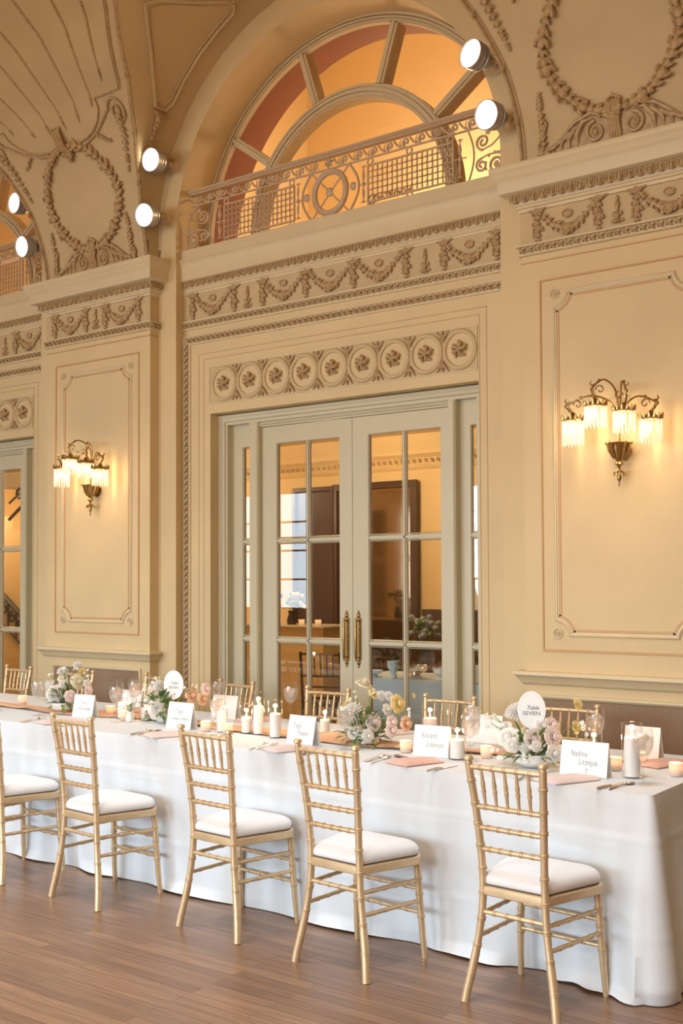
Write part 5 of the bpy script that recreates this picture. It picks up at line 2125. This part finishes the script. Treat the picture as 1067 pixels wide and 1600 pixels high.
cut = {}
for kind, mk in (('knife', knife), ('fork', fork), ('spoon', spoon)):
    cut[kind] = mk()
placed = [('knife', -2.520, 4.150, -.10, 'knife right of the dusty pink napkin'), ('fork', -2.865, 4.170, .12, 'fork left of the dusty pink napkin'),
          ('fork', -2.905, 4.190, .10, 'outer fork left of the dusty pink napkin'), ('spoon', -2.790, 4.270, 1.2, 'spoon above the dusty pink napkin'),
          ('knife', -1.770, 4.180, -.15, 'knife at the right end of the table, near the front edge'), ('spoon', -1.735, 4.190, -.12, 'spoon beside the knife at the right end of the table'),
          ('fork', -2.140, 4.170, .15, 'fork left of the pale blush napkin before Nadine card'), ('fork', -2.105, 4.200, .15, 'inner fork left of the pale blush napkin before Nadine card'),
          ('fork', -3.580, 4.170, .15, 'fork left of the napkin before the Tiago Pasatin card'), ('fork', -3.550, 4.190, .12, 'inner fork left of the napkin before the Tiago Pasatin card'),
          ('knife', -3.235, 4.170, -.12, 'knife right of the napkin before the Tiago Pasatin card'),
          ('fork', -4.420, 4.180, .15, 'fork left of the napkin below the oval sign'), ('spoon', -4.385, 4.210, .12, 'spoon left of the napkin below the oval sign'),
          ('fork', -5.330, 4.190, .15, 'fork left of the napkin before the Tom card'), ('knife', -4.990, 4.190, -.1, 'knife right of the napkin before the Tom card'),
          ('knife', -1.690, 4.80, -.2, 'far side knife at the right end of the table'), ('fork', -2.50, 4.86, .2, 'far side fork left of the right flowers')]
meshes = {}
for kind, x, y, rz, lab in placed:
    if kind not in meshes:
        o = cut[kind].build('table_' + kind, 'steel')
        meshes[kind] = o
    else:
        o = meshes[kind].copy()
        COL.objects.link(o)
    o.location = (x, y, TZ + .001)
    o.rotation_euler = (0, 0, rz)
    tag(o, lab, kind, 'cutlery on the tablecloth')


# flowers
def rose(mb, c, r, up=Vector((0, -.4, 1)), seed=0, layers=4):
    rnd = random.Random(seed)
    q = up.normalized().to_track_quat('Z', 'Y').to_matrix().to_4x4()
    mt = Matrix.Translation(Vector(c)) @ q
    mb.blob((0, 0, r * .15), r * .34, r * .34, r * .42, 8, 5) if False else None
    core = MB().blob((0, 0, r * .10), r * .36, r * .36, r * .40, 8, 5)
    mb.add(core.v, core.f, mt)
    for L in range(layers):
        cnt = 4 + L
        rr = r * (.42 + .60 * L / (layers - 1)) if layers > 1 else r
        tilt = .25 + .95 * L / max(1, layers - 1)
        for i in range(cnt):
            a = 2 * PI * (i + .5 * (L % 2)) / cnt + rnd.uniform(-.15, .15)
            wid = 2 * PI / cnt * .62
            vs = []
            for u in range(5):
                for v in range(5):
                    aa = a + wid * (v - 2) / 2 * (1 - .35 * (u / 4) ** 2)
                    h_ = u / 4
                    rad = rr * (.30 + .70 * math.sin(h_ * PI / 2 * min(1, .55 + tilt * .5)))
                    z = r * (.62 - .42 * tilt) * (h_ * 1.55) - r * .35 + r * .10 * math.sin(h_ * PI) - r * .12 * tilt * h_ * h_ + rnd.uniform(-.02, .02) * r
                    if u == 4:
                        rad += r * .05 * math.cos((v - 2) * 1.2)
                    vs.append((rad * math.cos(aa), rad * math.sin(aa), z))
            fs = [(u * 5 + v, u * 5 + v + 1, (u + 1) * 5 + v + 1, (u + 1) * 5 + v) for u in range(4) for v in range(4)]
            mb.add(vs, fs, mt)


def dahlia(mb, c, r, up, seed=0):
    rnd = random.Random(seed)
    q = up.normalized().to_track_quat('Z', 'Y').to_matrix().to_4x4()
    mt = Matrix.Translation(Vector(c)) @ q
    tmp = MB()
    for L in range(6):
        cnt = 7 + 3 * L
        el = math.radians(80 - 17 * L)
        for i in range(cnt):
            a = 2 * PI * (i + .5 * (L % 2)) / cnt
            d = Vector((math.cos(a) * math.cos(el), math.sin(a) * math.cos(el), math.sin(el)))
            tmp.tube([d * r * .15, d * r * .6 + Vector((0, 0, .06 * r)), d * r * rnd.uniform(.92, 1.05)], [r * .05, r * .12, r * .03], 4)
    mb.add(tmp.v, tmp.f, mt)


def blossom(mb, c, r, up, seed=0):
    q = up.normalized().to_track_quat('Z', 'Y').to_matrix().to_4x4()
    mt = Matrix.Translation(Vector(c)) @ q
    for i in range(5):
        a = 2 * PI * i / 5
        b = MB().blob((math.cos(a) * r * .55, math.sin(a) * r * .55, 0), r * .42, r * .42, r * .12, 6, 4)
        mb.add(b.v, b.f, mt)


def leaf(mb, p, d, l, w):
    p, d = Vector(p), Vector(d).normalized()
    s = d.cross(Vector((0, 0, 1)))
    if s.length < .1:
        s = Vector((1, 0, 0))
    s.normalize()
    n_ = s.cross(d)
    vs = []
    for i in range(6):
        t = i / 5
        ww = w * math.sin(PI * (t * .93 + .04)) * (1.15 - .5 * t)
        c = p + d * l * t + n_ * (-.25 * l * t * t) + n_ * .0
        vs += [c - s * ww + n_ * ww * .35, c, c + s * ww + n_ * ww * .35]
    fs = []
    for i in range(5):
        a = i * 3
        fs += [(a, a + 1, a + 4, a + 3), (a + 1, a + 2, a + 5, a + 4)]
    mb.add(vs, fs)


def arrangement(x, y, bowl_r, bowl_h, flowers, label, seed, spray, leafn=60, spread=.14, hgt=.2, bowl=True):
    rnd = random.Random(seed)
    flowers = [(a * 1.16, b * 1.1, bowl_h + (c - bowl_h) * 1.06, d * 1.14, e, g) for a, b, c, d, e, g in flowers]
    t = empty('flower_arrangement', (x, y, TZ + .006), 0, label, 'flowers', 'low flower arrangements on the table')
    if bowl:
        MB().lathe([(.001, 0), (bowl_r * .62, 0), (bowl_r * .95, bowl_h * .35), (bowl_r, bowl_h), (bowl_r - .004, bowl_h), (bowl_r * .9, bowl_h * .45), (.001, bowl_h * .3)], 28).build('bowl', 'bowl', t)
    fo = MB()
    fd = MB()
    for i in range(leafn):
        a = rnd.uniform(0, 2 * PI)
        el = rnd.uniform(-.35, 1.2)
        d = Vector((math.cos(a) * math.cos(el), math.sin(a) * math.cos(el), math.sin(el)))
        r0 = rnd.uniform(.25, .75)
        p = Vector((d.x * spread * r0, d.y * spread * r0, bowl_h + d.z * hgt * r0 * .8))
        leaf(fo if i % 2 else fd, p, d + Vector((rnd.uniform(-.4, .4), rnd.uniform(-.4, .4), rnd.uniform(-.3, .4))), rnd.uniform(.035, .075), rnd.uniform(.008, .016))
    for i in range(26):
        a = rnd.uniform(0, 2 * PI)
        p = Vector((math.cos(a) * spread * .55, math.sin(a) * spread * .55, bowl_h + hgt * rnd.uniform(.05, .6)))
        fd.tube([(math.cos(a) * .01, math.sin(a) * .01, bowl_h * .5), p], .0022, 4)
    mats = {'w': 'petalw', 'c': 'petalc', 'y': 'petaly', 'p': 'petalp', 'a': 'petala'}
    sp = {m_: MB() for m_ in mats}
    for (dx, dy, dz, col) in spray:
        c = Vector((dx, dy, dz))
        base = Vector((dx * .2, dy * .2, bowl_h))
        mid = base.lerp(c, .6) + Vector((0, 0, .02))
        fo.tube([base, mid, c], [.002, .0016, .001], 4)
        for q in range(3):
            cc = c + Vector((rnd.uniform(-.022, .022), rnd.uniform(-.022, .022), rnd.uniform(-.03, .012)))
            blossom(sp[col], cc, rnd.uniform(.008, .013), Vector((rnd.uniform(-.5, .5), -1, rnd.uniform(0, .8))))
            fo.tube([mid, cc], .0009, 3)
        leaf(fo, mid, (c - mid) + Vector((rnd.uniform(-.02, .02), 0, 0)), .04, .007)
    for q in (fo, fd):
        q.v = [(x_, y_, max(z_, .004)) for x_, y_, z_ in q.v]
    fo.build('foliage', 'leaf', t)
    fd.build('dark_foliage', 'leafd', t)
    for (dx, dy, dz, r, kind, col) in flowers:
        mb = MB()
        up = Vector((dx * 2.2 + .25, dy * 1.5 - .12, max(.02, dz - bowl_h) * .9 + .02))
        if kind == 'rose':
            rose(mb, (dx, dy, dz), r, up, seed + int(dx * 1000), 4)
        elif kind == 'dahlia':
            dahlia(mb, (dx, dy, dz), r, up, seed)
        else:
            blossom(mb, (dx, dy, dz), r, up)
            mb.blob((dx, dy, dz + .002), r * .2, r * .2, r * .2)
        mb.build({'rose': 'rose_bloom', 'dahlia': 'dahlia_bloom', 'poppy': 'poppy_bloom'}[kind], mats[col], t)
    for k_, mb in sp.items():
        if mb.v:
            mb.build('small_blossoms', mats[k_], t)
    return t


# right bowl (table seven)
arrangement(-2.223, 4.40, .078, .055,
            [(-.085, -.04, .115, .044, 'rose', 'w'), (-.09, .05, .200, .050, 'dahlia', 'w'), (.035, -.06, .125, .038, 'rose', 'p'), (.105, -.03, .135, .042, 'rose', 'p'),
             (.085, .0, .175, .036, 'rose', 'p'), (.115, -.05, .070, .036, 'rose', 'w'), (.0, -.07, .085, .024, 'dahlia', 'w'), (.03, .03, .165, .032, 'rose', 'w'),
             (.15, .07, .165, .026, 'rose', 'y'), (-.04, -.09, .095, .03, 'rose', 'w'), (-.12, .0, .155, .03, 'rose', 'w'), (.06, -.09, .10, .022, 'rose', 'w'), (.13, .11, .250, .024, 'dahlia', 'y'), (-.02, .02, .13, .034, 'rose', 'c')],
            'low white bowl of white and blush roses around the Table SEVEN sign', 21,
            [(-.20, -.02, .17, 'w'), (-.17, .03, .13, 'w'), (-.22, .02, .21, 'c'), (-.15, -.06, .08, 'w'), (.20, .05, .20, 'w'), (.21, .09, .16, 'w'), (-.11, -.08, .04, 'w'), (.02, -.09, .06, 'w'),
             (.17, .10, .12, 'y'), (.05, -.08, .12, 'w'), (-.04, -.07, .15, 'w')], 80, .15, .16)
# middle bowl
arrangement(-3.177, 4.50, .068, .040,
            [(-.045, -.03, .145, .052, 'dahlia', 'w'), (.065, -.03, .115, .040, 'rose', 'p'), (.150, -.02, .120, .030, 'rose', 'p'), (.155, -.03, .085, .032, 'rose', 'p'), (.190, .03, .110, .034, 'rose', 'a'),
             (.150, .03, .200, .042, 'rose', 'y'), (.01, .05, .235, .026, 'rose', 'y'), (-.06, .08, .280, .040, 'rose', 'c'), (.05, .04, .225, .026, 'dahlia', 'w'), (.08, .05, .225, .024, 'dahlia', 'w'),
             (.10, .02, .17, .026, 'rose', 'w'), (-.02, -.05, .06, .034, 'rose', 'w'), (.06, -.07, .055, .030, 'rose', 'w'), (.205, .06, .235, .014, 'poppy', 'y'), (-.15, .02, .13, .018, 'dahlia', 'y'), (-.13, .04, .17, .018, 'dahlia', 'y')],
            'low white bowl of white dahlia, yellow and blush roses before the door handles', 33,
            [(-.14, .04, .20, 'c'), (-.18, .05, .16, 'c'), (-.12, -.03, .05, 'w'), (-.10, .05, .24, 'c'), (.21, .04, .18, 'w'), (-.16, .02, .10, 'y'), (.0, .05, .26, 'w')], 110, .17, .2)
# left oval-sign arrangement
arrangement(-4.640, 4.56, .055, .055,
            [(.02, -.05, .075, .056, 'rose', 'w'), (-.05, .02, .19, .034, 'dahlia', 'w'), (-.12, .03, .17, .034, 'rose', 'w'), (.02, .03, .15, .036, 'rose', 'w'), (.15, .05, .15, .038, 'rose', 'a'),
             (.20, .08, .13, .034, 'rose', 'a'), (.12, .08, .17, .022, 'dahlia', 'y'), (-.08, .04, .125, .030, 'dahlia', 'w'), (.24, .06, .19, .032, 'rose', 'p'), (-.02, .06, .22, .022, 'rose', 'c'), (-.10, -.02, .11, .03, 'rose', 'w')],
            'loose white and peach flowers gathered around the left oval sign', 45,
            [(-.18, .05, .20, 'c'), (-.15, .0, .13, 'w'), (.14, .02, .22, 'w'), (-.08, .03, .23, 'c'), (.22, .03, .22, 'a'), (-.20, .02, .16, 'w'), (.18, .0, .09, 'a')], 100, .15, .19)
# leftmost bowl
arrangement(-5.524, 4.57, .075, .055,
            [(-.01, -.05, .105, .052, 'rose', 'w'), (-.13, .0, .15, .040, 'rose', 'w'), (.09, -.03, .10, .034, 'rose', 'p'), (.01, -.01, .165, .026, 'rose', 'w'), (.10, .02, .18, .042, 'rose', 'c'),
             (.07, .07, .225, .030, 'dahlia', 'y'), (-.08, .06, .22, .034, 'dahlia', 'w'), (.02, .08, .26, .030, 'dahlia', 'w'), (.17, .02, .13, .028, 'dahlia', 'p'), (-.15, .03, .10, .030, 'rose', 'w'), (.15, .04, .17, .026, 'rose', 'w'), (-.04, .03, .19, .03, 'rose', 'c')],
            'leftmost low white bowl of cream and white flowers beside the Tom card', 57,
            [(-.16, .03, .22, 'w'), (.13, .05, .25, 'w'), (-.05, .04, .26, 'w'), (.18, .05, .22, 'c'), (-.18, .02, .17, 'w'), (.08, .02, .27, 'c')], 80, .14, .19)
# bud vase with small white blossoms
bv = empty('bud_vase', (-4.815, 4.463, TZ + .006), 0, 'small white bud vase of white blossoms between the two left cards', 'flowers')
MB().lathe([(.001, 0), (.022, 0), (.026, .02), (.018, .045), (.020, .055)], 16).build('vase', 'bowl', bv)
mb, mg = MB(), MB()
rnd = random.Random(8)
for i in range(14):
    p = Vector((rnd.uniform(-.05, .05), rnd.uniform(-.04, .04), rnd.uniform(.06, .13)))
    blossom(mb, p, .014, Vector((rnd.uniform(-.5, .5), -1, rnd.uniform(0, 1))))
    mg.tube([(0, 0, .04), p], .0012, 4)
    leaf(mg, Vector((0, 0, .05)).lerp(p, .5), p, .03, .006)
mb.build('blossoms', 'petalw', bv)
mg.build('stems', 'leaf', bv)
